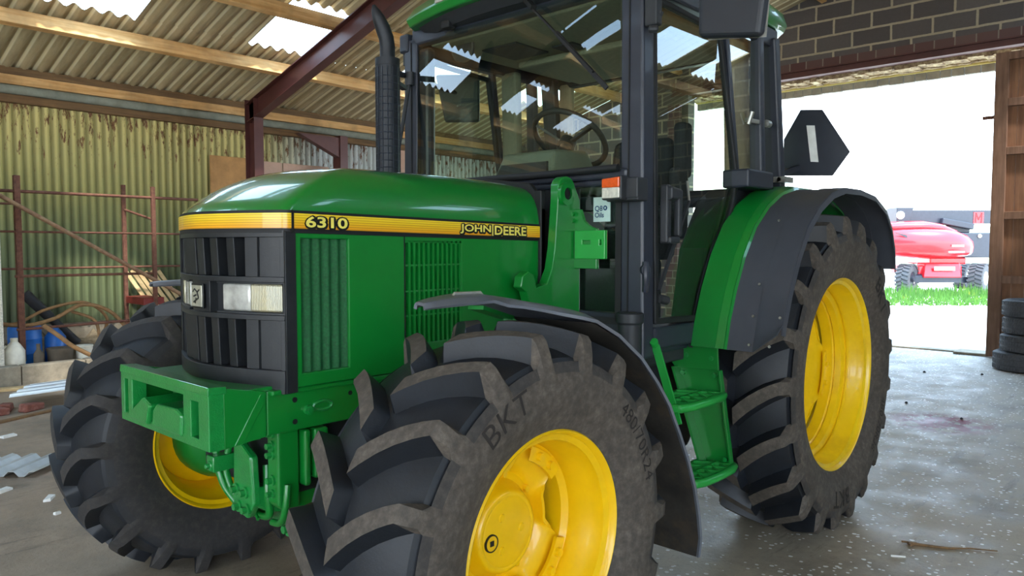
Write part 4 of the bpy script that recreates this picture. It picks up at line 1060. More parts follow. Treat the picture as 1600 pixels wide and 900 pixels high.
f = MB(); f.box((-2.2, .24, 1.85), (-2.31, .32, 2.17)); f.box((-1.9, .26, 1.62), (-2.25, .34, 1.68)); f.box((-2.05, .30, 1.5), (-2.2, .36, 1.9)); f.build('armrest', M['seat'], T, smooth=0, bevel=.03, seg=3)
f = MB(); f.prism([(-1.62, 1.0), (-2.4, 1.0), (-2.4, 1.75), (-2.0, 1.75), (-1.9, 1.70), (-1.72, 1.45)], lambda u, v, k: (u, .56 + .18 * k, v)); f.build('side_console', M['black_plastic'], T, smooth=0, bevel=.03, seg=3)
f = MB(); f.prism([(-1.62, 1.0), (-2.4, 1.0), (-2.4, 1.78), (-1.95, 1.78), (-1.85, 1.70), (-1.7, 1.45)], lambda u, v, k: (u, -.56 - .18 * k, v)); f.bar((-1.75, -.5, 1.6), (-1.72, -.48, 1.86), .02); f.build('lever_console', M['black_plastic'], T, smooth=0, bevel=.03, seg=3)
f = MB(); f.prism([(-.53, 2.56), (-.54, 2.50), (-.51, 2.455), (-.44, 2.44), (-.385, 2.455), (-.372, 2.50), (-.375, 2.55)], lambda u, v, k: (-1.2 - .02 * k, u, v)); f.bar((-1.21, -.45, 2.55), (-1.2, -.45, 2.58), .03); f.build('sun_visor', M['black_plastic'], T, smooth=0, bevel=.008, seg=3)

# indicator lamp
f = MB(); f.cur = 0; f.box((-.985, .64, 1.645), (-1.06, .80, 1.665)); f.hexa([(-1.0, .645, 1.648), (-.945, .645, 1.65), (-.945, .745, 1.648), (-1.0, .745, 1.648), (-1.0, .645, 1.748), (-.945, .645, 1.742), (-.945, .745, 1.748), (-1.0, .745, 1.748)]); f.box((-.98, .735, 1.655), (-1.06, .80, 1.74))
il = f.build('indicator_lamp', M['black_plastic'], T, smooth=0, bevel=.006)
f = MB(); f.hexa([(-.947, .652, 1.70), (-.935, .652, 1.70), (-.935, .738, 1.70), (-.947, .738, 1.70), (-.947, .652, 1.738), (-.935, .652, 1.736), (-.935, .738, 1.742), (-.947, .738, 1.742)]); f.build('amber_lens', M['orange_lens'], il, smooth=0, bevel=.004)
f = MB(); f.box((-.947, .652, 1.656), (-.936, .738, 1.70)); f.build('clear_lens', M['amber_body'], il, smooth=0, bevel=.004)
# cab mount canister
f = MB(); f.lathe([(.95, .0), (.95, .045), (1.13, .05), (1.14, .058), (1.175, .058), (1.18, .052), (1.182, .0)], lambda a, r, t: (-1.03 + r * cos(t), .735 + r * sin(t), a), n=28); f.build('air_breather', M['black_plastic'], T, smooth=35)
f = MB(); f.tube([(-1.06, .79, 1.39), (-1.05, .80, 1.36), (-1.05, .80, 1.30), (-1.06, .79, 1.27)], .014, 8); f.cyl((-1.06, .785, 1.36), (-1.05, .80, 1.36), .022, n=12); f.build('door_stop', M['black_metal'], T, smooth=40)
f = MB(); f.bar((-1.13, .80, 1.035), (-1.10, .93, .72), .035, .01, (1, 0, 0)); f.cyl((-1.13, .795, 1.04), (-1.115, .80, 1.055), .018, n=10); f.build('hand_rail', M['green_bright'], T, smooth=30)

# mirrors
f = MB(); mc = [(-.90, 1.10, 2.225), (-.90, 1.345, 2.185), (-.945, 1.345, 2.185), (-.945, 1.10, 2.225), (-.90, 1.10, 2.54), (-.90, 1.39, 2.56), (-.945, 1.39, 2.56), (-.945, 1.10, 2.54)]
f.hexa(mc); mo = f.build('left_mirror', M['mirror_back'], T, smooth=0, bevel=.03, seg=4)
f = MB(); f.add([(-.948, 1.12, 2.22), (-.948, 1.345, 2.19), (-.948, 1.37, 2.52), (-.948, 1.12, 2.50)], [(0, 1, 2, 3)]); f.build('mirror_glass', M['lens'], mo, smooth=0)
f = MB(); f.tube([(-1.06, .80, 2.56), (-1.02, .95, 2.62), (-.96, 1.22, 2.62), (-.955, 1.25, 2.54)], .014, 8); f.tube([(-1.09, .80, 2.36), (-1.09, .83, 2.42)], .016, 8); f.build('mirror_arm', M['black_plastic'], mo, smooth=40)
f = MB(); f.box((-1.055, .775, 2.36), (-1.10, .835, 2.58)); f.cyl((-1.05, .80, 2.345), (-1.075, .83, 2.345), .016, n=10); f.build('mirror_hinge', M['black_plastic'], mo, smooth=0, bevel=.008)
f = MB(); f.hexa([(-1.62, -1.05, 2.24), (-1.75, -.87, 2.24), (-1.78, -.89, 2.24), (-1.65, -1.07, 2.24), (-1.55, -1.06, 2.53), (-1.73, -.85, 2.53), (-1.76, -.87, 2.53), (-1.58, -1.08, 2.53)]); mo = f.build('right_mirror', M['mirror_back'], T, smooth=0, bevel=.03, seg=4)
f = MB(); f.tube([(-1.12, -.78, 2.42), (-1.4, -.98, 2.44), (-1.66, -.98, 2.42)], .014, 8); f.build('mirror_arm', M['black_plastic'], mo, smooth=40)
f = MB(); f.box((-1.08, -.80, 2.455), (-1.16, -.70, 2.60)); f.build('side_work_lamp', M['black_plastic'], T, smooth=0, bevel=.006)
f = MB(); f.tube([(-1.10, -.76, 2.44), (-1.06, -.74, 2.39), (-1.0, -.72, 2.385), (-.92, -.69, 2.39)], .016, 8); f.build('lamp_bracket', M['black_plastic'], T, smooth=40)
f = MB(); f.cyl((-1.046, -.70, 2.40), (-1.046, -.70, 2.33), .024, n=10); f.tube([(-1.046, -.70, 2.37), (-.99, -.70, 2.1), (-.955, -.70, 1.95), (-.93, -.70, 1.7)], .011, 8); f.build('grab_rail', M['black_plastic'], T, smooth=40)

# rear fenders
rc = (-2.4, .79)
prof = [(-1.435, 1.005), (-1.47, 1.13), (-1.53, 1.27), (-1.615, 1.42), (-1.73, 1.56), (-1.87, 1.66), (-2.03, 1.73), (-2.2, 1.765), (-2.45, 1.768), (-2.7, 1.745), (-2.9, 1.675), (-3.02, 1.58), (-3.09, 1.46), (-3.11, 1.34)]
def strip(f, prof, ya, yb, d0, d1, s):
    """curved fender strip between ya and yb; d = drop towards the wheel at each side"""
    vv = []
    for i, (x, z) in enumerate(prof):
        nx_, nz_ = x - rc[0], z - rc[1]; l = hypot(nx_, nz_); nx_ /= l; nz_ /= l
        vv += [(x - nx_ * d0, s * ya, z - nz_ * d0), (x - nx_ * d1, s * yb, z - nz_ * d1)]
    f.add(vv, [(2*i, 2*i + 2, 2*i + 3, 2*i + 1) for i in range(len(prof) - 1)])
for s in (1, -1):
    f = MB(); strip(f, prof, .80, .92, 0, 0, s); strip(f, prof, .92, .955, 0, .008, s); strip(f, prof, .955, .968, .008, .03, s)
    fo = f.build('rear_fender', M['green'], T, smooth=50, solid=.006)
    f = MB(); vv = []
    for x, z in prof: vv += [(x + .01, s * .79, z - .005), (x + (rc[0] - x) * .25, s * .77, z + (rc[1] - z) * .25)]
    f.add(vv, [(2*i, 2*i + 2, 2*i + 3, 2*i + 1) for i in range(len(prof) - 1)]); f.build('fender_cheek', M['black_plastic'], fo, smooth=50, fixn=False)
    f = MB(); p2 = [p for p in prof]
    strip(f, p2, .962, 1.085, .022, .026, s); g = f.build('fender_extension', M['fender_black'], fo, smooth=50, solid=.006)
    f = MB(); st_ = len(f.v); strip(f, prof, 1.085, 1.20, .022, .022, s); f.v[st_ + 1] = (-1.455 + .02, s * 1.20, 1.085); p3 = list(prof); p3[0] = (-1.456, 1.087); strip(f, p3, 1.20, 1.205, .022, .05, s); f.build('fender_extension', M['fender_black'], fo, smooth=50, solid=.006)
    f = MB(); xr_, zr_ = prof[-3]; f.add([(-2.95, s*.97, 1.66), (-2.95, s*1.2, 1.66), (-3.15, s*1.2, 1.2), (-3.15, s*.97, 1.2)], [(0, 1, 2, 3)]); 
    f = MB()
    for (i, yy) in ((1, 1.07), (2, 1.07), (4, 1.07), (0, 1.07), (0, 1.16), (1, 1.19)):
        x, z = prof[i]; x += .002; nx_, nz_ = x - rc[0], z - rc[1]; l = hypot(nx_, nz_); f.cyl((x - nx_ / l * .022, s * yy, z + .03 - nz_ / l * .022), (x - nx_ / l * .016, s * yy, z + .03 - nz_ / l * .016), .006, n=8)
    f.build('fender_rivet', M['steel'], fo, smooth=0)
# warning triangle (seen from behind) on the left rear
f = MB(); pz = -2.75
px = [(1222, 215)]
tri = [(.665, 2.09), (.76, 2.25), (.885, 2.236), (1.042, 1.985), (.95, 1.858), (.665, 1.875)]
f.prism(tri, lambda u, v, k: (pz - .012 * k, u, v)); sm = f.build('warning_triangle', M['black_metal'], T, smooth=0, bevel=.004)
f = MB(); f.hexa([(pz + .001, .828, 1.945), (pz + .001, .872, 1.94), (pz + .006, .872, 1.94), (pz + .006, .828, 1.945), (pz + .001, .80, 2.155), (pz + .001, .846, 2.15), (pz + .006, .846, 2.15), (pz + .006, .80, 2.155)]); f.move(lambda p: p + Vector((0, -.0, 0))); f.build('white_label', M['white'], sm, smooth=0)
f = MB(); f.box((pz - .014, .70, 1.89), (pz - .03, .80, 1.95)); f.bar((pz - .02, .75, 1.92), (-2.42, .74, 1.84), .03); f.build('triangle_bracket', M['black_metal'], sm, smooth=0)

# front fenders
ffs = [(.265, 1.266, .875, .915), (.235, 1.269, .85, .925), (.17, 1.272, .81, .932), (.09, 1.275, .775, .94), (.02, 1.277, .755, .95), (-.03, 1.278, .745, .96), (-.055, 1.274, .74, 1.0), (-.075, 1.266, .735, 1.06), (-.095, 1.256, .733, 1.13), (-.13, 1.247, .73, 1.165),
       (-.2, 1.232, .73, 1.165), (-.32, 1.178, .73, 1.165), (-.45, 1.093, .73, 1.165), (-.55, 1.0, .73, 1.165), (-.63, .91, .73, 1.165), (-.70, .80, .73, 1.165), (-.77, .68, .73, 1.165), (-.82, .57, .73, 1.165), (-.852, .46, .73, 1.165), (-.868, .37, .73, 1.165), (-.872, .295, .74, 1.155)]
for s in (1, -1):
    f = MB(); nl_ = 9; vv = []
    for i, (x, z, ya, yb) in enumerate(ffs):
        a = ffs[max(0, i-1)]; b = ffs[min(len(ffs)-1, i+1)]; tx, tz = b[0] - a[0], b[1] - a[1]; l = hypot(tx, tz); nx_, nz_ = -tz / l, tx / l
        if nz_ < 0 and nx_ > 0: nx_, nz_ = -nx_, -nz_
        if nx_ > 0 and i > 8: nx_, nz_ = -nx_, -nz_
        if i <= 8: nx_, nz_ = 0, 1
        for k in range(nl_):
            q = k / (nl_ - 1); y = ya + (yb - ya) * q
            if i < 5: c = .028 + .004 * sin(pi * q) - (.012 if q in (0, 1) else 0)
            else: c = .034 * min(1, (i - 4) / 6) * sin(pi * q) ** .7 + .024 * max(0, 1 - (i - 4) / 6) * (1 - q ** 3)
            vv.append((x + nx_ * c, s * y, z + nz_ * c + (.0 if i > 8 else .0)))
    f.add(vv, [(i*nl_ + k, (i+1)*nl_ + k, (i+1)*nl_ + k + 1, i*nl_ + k + 1) for i in range(len(ffs) - 1) for k in range(nl_ - 1)])
    nb = len(f.f)
    # rear flap lip and downturned outer lip
    fo = f.build('front_fender', M['fender_front'], T, smooth=50, solid=.010)
    f = MB(); f.add([(x_ * 1.0 - 0, y_, z_) for x_, y_, z_ in []], [])
    v2 = []
    for i, (x, z, ya, yb) in list(enumerate(ffs))[10:]:
        rad = Vector((x, 0, z - .5985)).normalized()
        for k in range(nl_):
            q = k / (nl_ - 1); y = ya + .01 + (yb - ya - .02) * q
            v2.append((x - rad.x * .006 + 0, s * y, z - rad.z * .006))
    m2 = len(ffs) - 10
    f.add(v2, [(i*nl_ + k, (i+1)*nl_ + k, (i+1)*nl_ + k + 1, i*nl_ + k + 1) for i in range(m2 - 1) for k in range(nl_ - 1)]); f.build('fender_lining', M['fender_inner'], fo, smooth=50, fixn=False)
    f = MB(); f.bar((-.1, s * .68, .95), (-.2, s * .8, 1.22), .05, .02); f.bar((-.2, s * .8, 1.22), (-.45, s * .95, 1.06), .06, .012); f.bar((-.2, s*.8, 1.22), (.05, s*.9, 1.275), .05, .012); f.build('fender_stay', M['green'], fo, smooth=0)
    f = MB(); f.tube([(.10, s*.85, 1.302), (.095, s*.855, 1.316), (.01, s*.88, 1.316), (.0, s*.885, 1.302)], .006, 8); f.build('fender_clip', M['steel'], fo, smooth=40)

# steps on the left (and right)
for s in (1, -1):
    f = MB()
    f.prism([(.58, 1.0), (.91, 1.0), (.915, .90), (.70, .89), (.64, .95)], lambda u, v, k: (-1.475 - .012 * k, s * u, v))
    f.prism([(.70, .90), (.925, .90), (.99, .46), (.845, .47)], lambda u, v, k: (-1.488 - .010 * k, s * u, v))
    f.prism([(.70, .90), (.713, .90), (.858, .47), (.845, .47)], lambda u, v, k: (-1.43 - .06 * k, s * u, v))
    f.prism([(.913, .90), (.925, .90), (.99, .46), (.978, .46)], lambda u, v, k: (-1.47 - .02 * k, s * u, v))
    stp = f.build('step_bracket', M['green'], T, smooth=0, bevel=.002)
    for (x0, x1, yi, yo_, z) in ((-1.10, -1.48, .745, .945, .785), (-1.14, -1.48, .83, 1.0, .47)):
        g = MB(); g.bar((x0, s*yi, z), (x1, s*yi, z), .016, .025)
        g.tube([(x1 - .02, s*(yi + .06), z), (x1 - .03, s*(yo_ - .05), z), (x1 - .015, s*(yo_ - .012), z), (x1 + .035, s*(yo_ + .002), z), (x1 + .10, s*(yo_ + .006), z), ((x0 + x1) / 2, s*(yo_ + .008), z), (x0 - .06, s*yo_, z), (x0 - .015, s*(yo_ - .015), z), (x0, s*(yo_ - .05), z), (x0, s*yi, z)], .019, 10)
        nn = 5
        for i in range(nn):
            xa = x0 + (x1 - x0) * i / nn; xb = x0 + (x1 - x0) * (i + 1) / nn
            g.bar((xa, s*yi, z + .008), (xb, s*(yo_ - .01), z + .008), .012, .018); g.bar((xb, s*(yi + yo_) / 2, z + .008), (xa, s*(yo_ - .01), z + .008), .01, .016)
        g.bar((x0, s*(yi + yo_) / 2, z + .008), (x1, s*(yi + yo_) / 2, z + .008), .012, .018)
        g.build('step_tread', M['green_bright'], stp, smooth=40)
    for (y, z) in ((.755, .955), (.88, .95), (.735, .87), (.895, .875), (.955, .50)):
        g = MB(); g.cyl((-1.47, s * y, z), (-1.492, s * y, z), .011, n=10); g.build('step_bolt', M['green_cast'], stp, smooth=30)

# ------------------------------------------------------------------ rusty rack behind the kerb
rk = empty('rusty_rack', (-.8, -7.0, 0)); tag(rk, 'rusty steel rack of posts and rails standing behind the low concrete kerb', 'rack')
def rel(p, o): return (p[0] - o[0], p[1] - o[1], p[2] - o[2])
O_ = (-.8, -7.0, 0)
for (x, y, z0, z1, w) in ((-.80, -7.0, .2, 2.23, .06), (-2.24, -7.0, .2, 2.19, .045), (-2.12, -7.6, .2, 2.24, .045), (-.95, -7.6, .2, 2.0, .045)):
    f = MB(); f.bar(rel((x, y, z0), O_), rel((x, y, z1), O_), w, w); f.build('post', M['rust'], rk, smooth=0, bevel=.004)
for (a, b, r) in (((-.3, -7.0, 2.06), (-2.8, -7.0, 2.055), .018), ((-.3, -7.0, 1.622), (-2.8, -7.0, 1.615), .013), ((-.3, -7.6, 1.20), (-2.9, -7.6, 1.20), .014), ((-.75, -6.98, 1.135), (-2.2, -6.98, 1.13), .016), ((-.75, -6.98, .552), (-2.0, -6.98, .57), .016), ((-2.12, -7.6, 1.93), (-2.26, -7.0, 1.78), .015), ((-.5, -7.6, 1.95), (-.95, -7.6, 1.95), .013)):
    f = MB(); f.cyl(rel(a, O_), rel(b, O_), r, n=10); f.build('rail', M['rust'], rk, smooth=40)
f = MB(); f.box(rel((-2.1, -7.56, .74), O_), rel((-2.35, -7.0, .83), O_)); f.build('red_bar', M['rust_red'], rk, smooth=0, bevel=.01)
f = MB(); f.cyl((-.45, -6.90, 2.10), (-2.9, -6.95, .64), .024, n=12); tag(f.build('brown_tube', M['rust_tube'], smooth=40), 'long brown metal tube leaning diagonally across the rusty rack', 'tube')

# timber offcuts leaning behind the rack
lb = ['narrow pale timber strip, first of the bundle leaning behind the rusty rack', 'second timber strip from the rack end in the leaning bundle', 'third timber strip in the leaning bundle by the bonnet', 'fourth timber strip in the leaning bundle by the bonnet', 'fifth timber strip in the leaning bundle by the bonnet', 'last timber strip of the leaning bundle beside the headlamp']
for i in range(6):
    x = -2.18 - i * .085; f = MB(); f.bar((x - .03, -7.86, 1.14 + U(-.02, .04)), (x - .44, -7.70, .42), .05, .02, (0, 1, 0)); tag(f.build('timber_strip', M['plank'], smooth=0, bevel=.003), lb[i], 'timber strip', 'timber strips leaning in a bundle')

# earth and rubble behind the kerb
f = MB(); n_ = 40; vv = []; fs = []
for i in range(n_ + 1):
    for k in range(7):
        x = .2 - i * .12; y = -6.76 - k * .2; vv.append((x, y, .11 + (.0 if k < 4 else (k - 3) * .09 * (.5 + .8 * R()))))
for i in range(n_):
    for k in range(6): fs.append((i*7 + k, i*7 + k + 1, (i+1)*7 + k + 1, (i+1)*7 + k))
f.add(vv, fs); struct(f.build('rubble_ground', plain('rubble_earth', '#6b604d', .95, 0, 0, .4, 18, bump=.8), smooth=0, fixn=False), 'bank of earth and rubble behind the low concrete kerb')
def drum(name, x, y, z, r, h, mat, label, cat, prof=None):
    f = MB(); prof = prof or [(0, 0), (0, r * .92), (.02, r), (h * .3, r), (h * .32, r * 1.03), (h * .35, r), (h * .66, r), (h * .68, r * 1.03), (h * .71, r), (h - .02, r), (h, r * .92), (h, 0)]
    f.lathe(prof, lambda a, q, t: (q * cos(t), q * sin(t), a), n=28); o = f.build(name, mat, smooth=35, loc=(x, y, z)); tag(o, label, cat); return o
d = drum('blue_drum', -.90, -7.28, .112, .165, .45, M['blue'], 'blue plastic drum behind the white jug at the left edge', 'drum')
d = drum('blue_container', -1.20, -7.26, .112, .11, .42, M['blue'], 'smaller blue plastic container to the right of the blue drum', 'container', [(0, 0), (0, .1), (.02, .11), (.30, .11), (.36, .07), (.40, .04), (.42, .04), (.42, 0)])
d = drum('white_jug', -.70, -6.90, .112, .10, .36, M['jug'], 'white plastic jug standing on the kerb at the left edge', 'jug', [(0, 0), (0, .09), (.02, .10), (.22, .10), (.29, .06), (.32, .035), (.36, .035), (.36, 0)])
f = MB(); f.tube([(.09, 0, .12), (.13, 0, .15), (.13, 0, .24), (.07, 0, .28)], .014, 8); f.build('jug_handle', M['jug'], d, smooth=40)
d = drum('grey_pot', -1.15, -6.93, .112, .13, .21, M['carton'], 'grey brown round pot lying behind the kerb under the hoses', 'pot', [(0, 0), (0, .11), (.02, .12), (.17, .13), (.19, .138), (.21, .138), (.21, .12), (.19, .11), (.19, 0)])
d = drum('cream_tin', -1.39, -6.90, .112, .085, .22, M['jug'], 'cream tin standing beside the grey pot behind the kerb', 'tin', [(0, 0), (0, .08), (.005, .085), (.2, .085), (.205, .09), (.22, .09), (.22, .08), (.215, 0)])
d = drum('brown_bottle', -.92, -6.87, .112, .05, .28, M['carton'], 'brown grey bottle between the rack post and the grey pot', 'bottle', [(0, 0), (0, .05), (.17, .05), (.22, .02), (.28, .02), (.28, 0)])
f = MB(); f.cyl((-1.05, -7.82, .90), (-1.30, -7.78, .60), .062, n=16); f.cyl((-1.30, -7.78, .60), (-1.62, -7.72, .22), .05, n=16); f.cyl((-1.07, -7.82, .87), (-1.09, -7.815, .85), .068, n=16); tag(f.build('black_pipe', M['blackpipe'], smooth=40), 'black drainpipe leaning against the sheet wall behind the rusty rack', 'pipe')
def hose(pts, r, lab):
    P = [Vector(p) for p in pts]; Q = []
    for i in range(len(P) - 1):
        for k in range(8):
            t = k / 8; a = P[max(0, i-1)]; b = P[i]; c = P[i+1]; d = P[min(len(P)-1, i+2)]
            Q.append(.5 * ((2*b) + (c - a) * t + (2*a - 5*b + 4*c - d) * t*t + (3*b - a - 3*c + d) * t**3))
    Q.append(P[-1]); f = MB(); f.tube(Q, r, 8); tag(f.build('brown_hose', M['hose'], smooth=50), lab, 'hose', 'brown hoses among the junk')
hose([(-.45, -7.1, .66), (-.85, -7.12, .58), (-1.15, -7.1, .64), (-1.45, -7.1, .78), (-1.75, -7.1, .68), (-1.98, -7.1, .40)], .022, 'brown hose arching highest over the junk behind the kerb')
hose([(-.5, -7.2, .62), (-.8, -7.2, .60), (-1.1, -7.2, .74), (-1.5, -7.2, .80), (-1.75, -7.22, .60), (-1.7, -7.2, .36), (-1.9, -7.15, .25)], .018, 'brown hose looping down to the rubble right of the black drainpipe')
hose([(-.95, -6.78, .60), (-1.08, -6.74, .48), (-1.2, -6.70, .36), (-1.38, -6.68, .236)], .024, 'light brown hose end running down to the kerb top')
hose([(-1.36, -7.2, .70), (-1.56, -7.1, .60), (-1.60, -7.05, .42), (-1.58, -7.0, .14)], .018, 'short dark brown hose bending down to the ground right of the pot')

# plywood sheets against the left wall
PW = [((-3.44, 2.2, -4.0, 2.765), 'ply', 'orange brown plywood sheet on the sheet wall left of the steel frame'), ((-4.18, 2.2, -4.58, 2.745), 'ply_pink', 'pale pinkish board just right of the steel frame'), ((-4.60, 2.2, -5.42, 2.745), 'ply_pink', 'pale pinkish board in the middle of the wall row'), ((-5.68, 2.2, -6.75, 2.70), 'ply_pink', 'pale pinkish board behind the exhaust, right of the short post'), ((-6.88, 2.2, -7.6, 3.16), 'ply_pink', 'tall pinkish board right of the exhaust stack')]
for (x0, z0, x1, z1), m, lab in PW:
    f = MB(); f.box((x0, -7.975, .0), (x1, -7.955, z1)); tag(f.build('plywood_board', M[m], smooth=0, bevel=.002), lab, 'board', 'boards fixed on the left wall')

# debris on the floor at the left
def corr(name, cx, cy, w, l, rz, lab, mat, amp=.012, pit=.14, z=.03, tilt=0):
    f = MB(); n_ = 36; vv = []
    for i in range(n_ + 1):
        u = -w / 2 + w * i / n_; q = (u / pit) % 1; h = amp * (1 if q < .4 else (-1 if .5 < q < .9 else (1 - 20 * (q - .4) if q < .5 else -1 + 20 * (q - .9))))
        vv += [(u, -l / 2, h), (u, l / 2, h + tilt)]
    f.add(vv, [(2*i, 2*i + 2, 2*i + 3, 2*i + 1) for i in range(n_)]); o = f.build(name, mat, smooth=0, solid=.003, fixn=False, loc=(cx, cy, z)); o.rotation_euler = (0, 0, rz); return o
tag(corr('metal_sheet', .45, -3.47, 1.2, .42, radians(131), '', M['galv'], .016, .14, .022), 'grey ribbed metal sheet lying flat on the floor at left edge', 'metal sheet')
o = corr('plastic_sheet', -.62, -5.45, .62, .5, radians(60), '', plain('clear_plastic_offcut', '#dfe4e4', .25, 0, .3, .1, 10), .012, .2, .12, .05); tag(o, 'crumpled clear plastic sheet offcut resting on bricks by the front tyre', 'plastic sheet')
for i, (x, y, rz, lab) in enumerate(((-.38, -5.13, .5, 'broken red brick under the clear plastic sheet, nearer the tyre'), (-.22, -5.28, 1.2, 'broken red brick beside the plastic sheet, farther from the tyre'), (-.10, -5.10, .2, 'lump of broken brick at the left edge of the floor'))):
    f = MB(); f.hexa([(-.1 + U(-.02, .02), -.05, 0), (.1, -.055, 0), (.11, .05, 0), (-.09, .05, 0), (-.09, -.045, .06), (.09, -.05, .075), (.085, .045, .07), (-.1, .04, .055)]); o = f.build('broken_brick', M['brick'], smooth=0, bevel=.012, loc=(x, y, 0)); o.rotation_euler = (0, 0, rz); tag(o, lab, 'brick', 'broken bricks on the floor')
f = MB(); f.box((-.35, -.06, 0), (.35, .06, .03)); o = f.build('wood_plank', M['plank'], smooth=0, bevel=.004, loc=(-.48, -6.36, .0)); o.rotation_euler = (0, 0, radians(-18)); tag(o, 'pale wooden board lying at the foot of the concrete kerb', 'board')
f = MB(); f.box((-.55, -.025, 0), (.55, .025, .02)); o = f.build('wood_lath', M['timber_dark'], smooth=0, bevel=.003, loc=(-.25, -4.85, .0)); o.rotation_euler = (0, 0, radians(24)); tag(o, 'long thin brown lath lying on the floor by the bricks', 'lath')
for i, (x, y, a, b, rz, lab) in enumerate(((.03, -4.2, .06, .035, .3, 'white scrap of board on the floor beyond the ribbed metal sheet'), (.28, -2.36, .055, .02, 1.0, 'white scrap on the floor just beside the front tyre'), (.42, -2.72, .05, .03, .5, 'white scrap at the left edge of the floor in front of the ribbed sheet'), (.33, -2.05, .018, .012, .2, 'small white chip on the floor under the front tyre side'))):
    f = MB(); f.hexa([(-a, -b, 0), (a, -b * .8, 0), (a * .9, b, 0), (-a * .8, b * .9, 0), (-a, -b, .012), (a, -b * .8, .012), (a * .9, b, .02), (-a * .8, b * .9, .012)]); o = f.build('white_scrap', M['paper'], smooth=0, loc=(x, y, 0)); o.rotation_euler = (0, 0, rz); tag(o, lab, 'scrap', 'white scraps on the floor')
# litter on the right
f = MB(); P = [Vector((-2.33, 1.50, .008)), Vector((-2.36, 1.56, .006)), Vector((-2.40, 1.66, .006)), Vector((-2.47, 1.74, .006)), Vector((-2.52, 1.84, .006))]; f.tube(P, [.010, .007, .006, .004, .003], 6); f.tube([P[0], P[0] + Vector((.03, .02, .004))], .006, 6); f.tube([P[0] + Vector((-.03, .03, 0)), P[0] + Vector((.0, -.03, .002))], .005, 6)
tag(f.build('dry_twig', M['timber_dark'], smooth=40), 'thin dry twig lying on the concrete right of the rear tyre', 'twig')
f = MB(); f.tube([(-2.12, 1.48, .006), (-2.13, 1.51, .008), (-2.15, 1.535, .006)], .005, 6); tag(f.build('white_curl', M['paper'], smooth=40), 'small white curl of plastic on the floor near the twig', 'scrap')
for i, (px_, py_, r, lab) in enumerate(((-5.95, .55, .018, 'small black pebble on the floor right of the rear wheel'), (-7.95, .22, .02, 'black pebble on the floor near the doorway threshold'), (-8.2, .75, .02, 'black pebble on the floor in front of the tyre stack'), (-5.55, 1.08, .016, 'dark pebble near the red stain on the floor'))):
    f = MB(); f.lathe([(0, 0), (.004, r), (r * .8, r * .8), (r * 1.2, 0)], lambda a, q, t: (q * cos(t), q * .8 * sin(t), a), n=8); tag(f.build('pebble', M['blackpipe'], smooth=50, loc=(px_, py_, 0)), lab, 'pebble', 'dark pebbles on the floor')

# ------------------------------------------------------------------ stack of car tyres by the door
def car_tyre(x, y, z, rz, lab, Rr=.33, w=.20):
    h = w / 2; f = MB()
    prof = [(-h * .8, Rr - .10), (-h * .95, Rr - .07), (-h, Rr - .04), (-h * .86, Rr - .008), (-h * .6, Rr), (-h * .34, Rr), (-h * .33, Rr - .008), (-h * .27, Rr - .008), (-h * .26, Rr), (h * .26, Rr), (h * .27, Rr - .008), (h * .33, Rr - .008), (h * .34, Rr), (h * .6, Rr), (h * .86, Rr - .008), (h, Rr - .04), (h * .95, Rr - .07), (h * .8, Rr - .10), (h * .8, Rr - .13), (h * .7, Rr - .13), (h * .65, Rr - .03), (-h * .65, Rr - .03), (-h * .7, Rr - .13), (-h * .8, Rr - .13), (-h * .8, Rr - .10)]
    f.lathe(prof, lambda a, q, t: (q * cos(t), q * sin(t), a), n=64)
    for k in range(64):
        t = 2 * pi * k / 64
        for a0, a1 in ((-h * .80, -h * .40), (h * .40, h * .80), (-h * .2, h * .2)):
            d = .03; f.bar((Rr * cos(t) * .998, Rr * sin(t) * .998, a0), (Rr * cos(t + d) * .998, Rr * sin(t + d) * .998, a1), .012, .008, (cos(t), sin(t), 0))
    o = f.build('car_tyre', M['car_tyre'], smooth=40, loc=(x, y, z + h)); o.rotation_euler = (0, 0, rz); tag(o, lab, 'tyre', 'stack of car tyres by the door'); return o
tl = ['bottom car tyre of the stack by the brown door', 'second car tyre from the floor in the stack by the door', 'third car tyre from the floor in the stack by the door', 'topmost car tyre of the stack by the brown door']
for i, (dx_, dy_, hz) in enumerate(((0, 0, .225), (.02, .06, .205), (-.01, .075, .205), (.01, .07, .20))):
    z = [0, .226, .432, .638][i]; car_tyre(-8.95 + dx_, 1.07 + dy_, z, i * .7, tl[i], .345 if i == 0 else .335, hz)

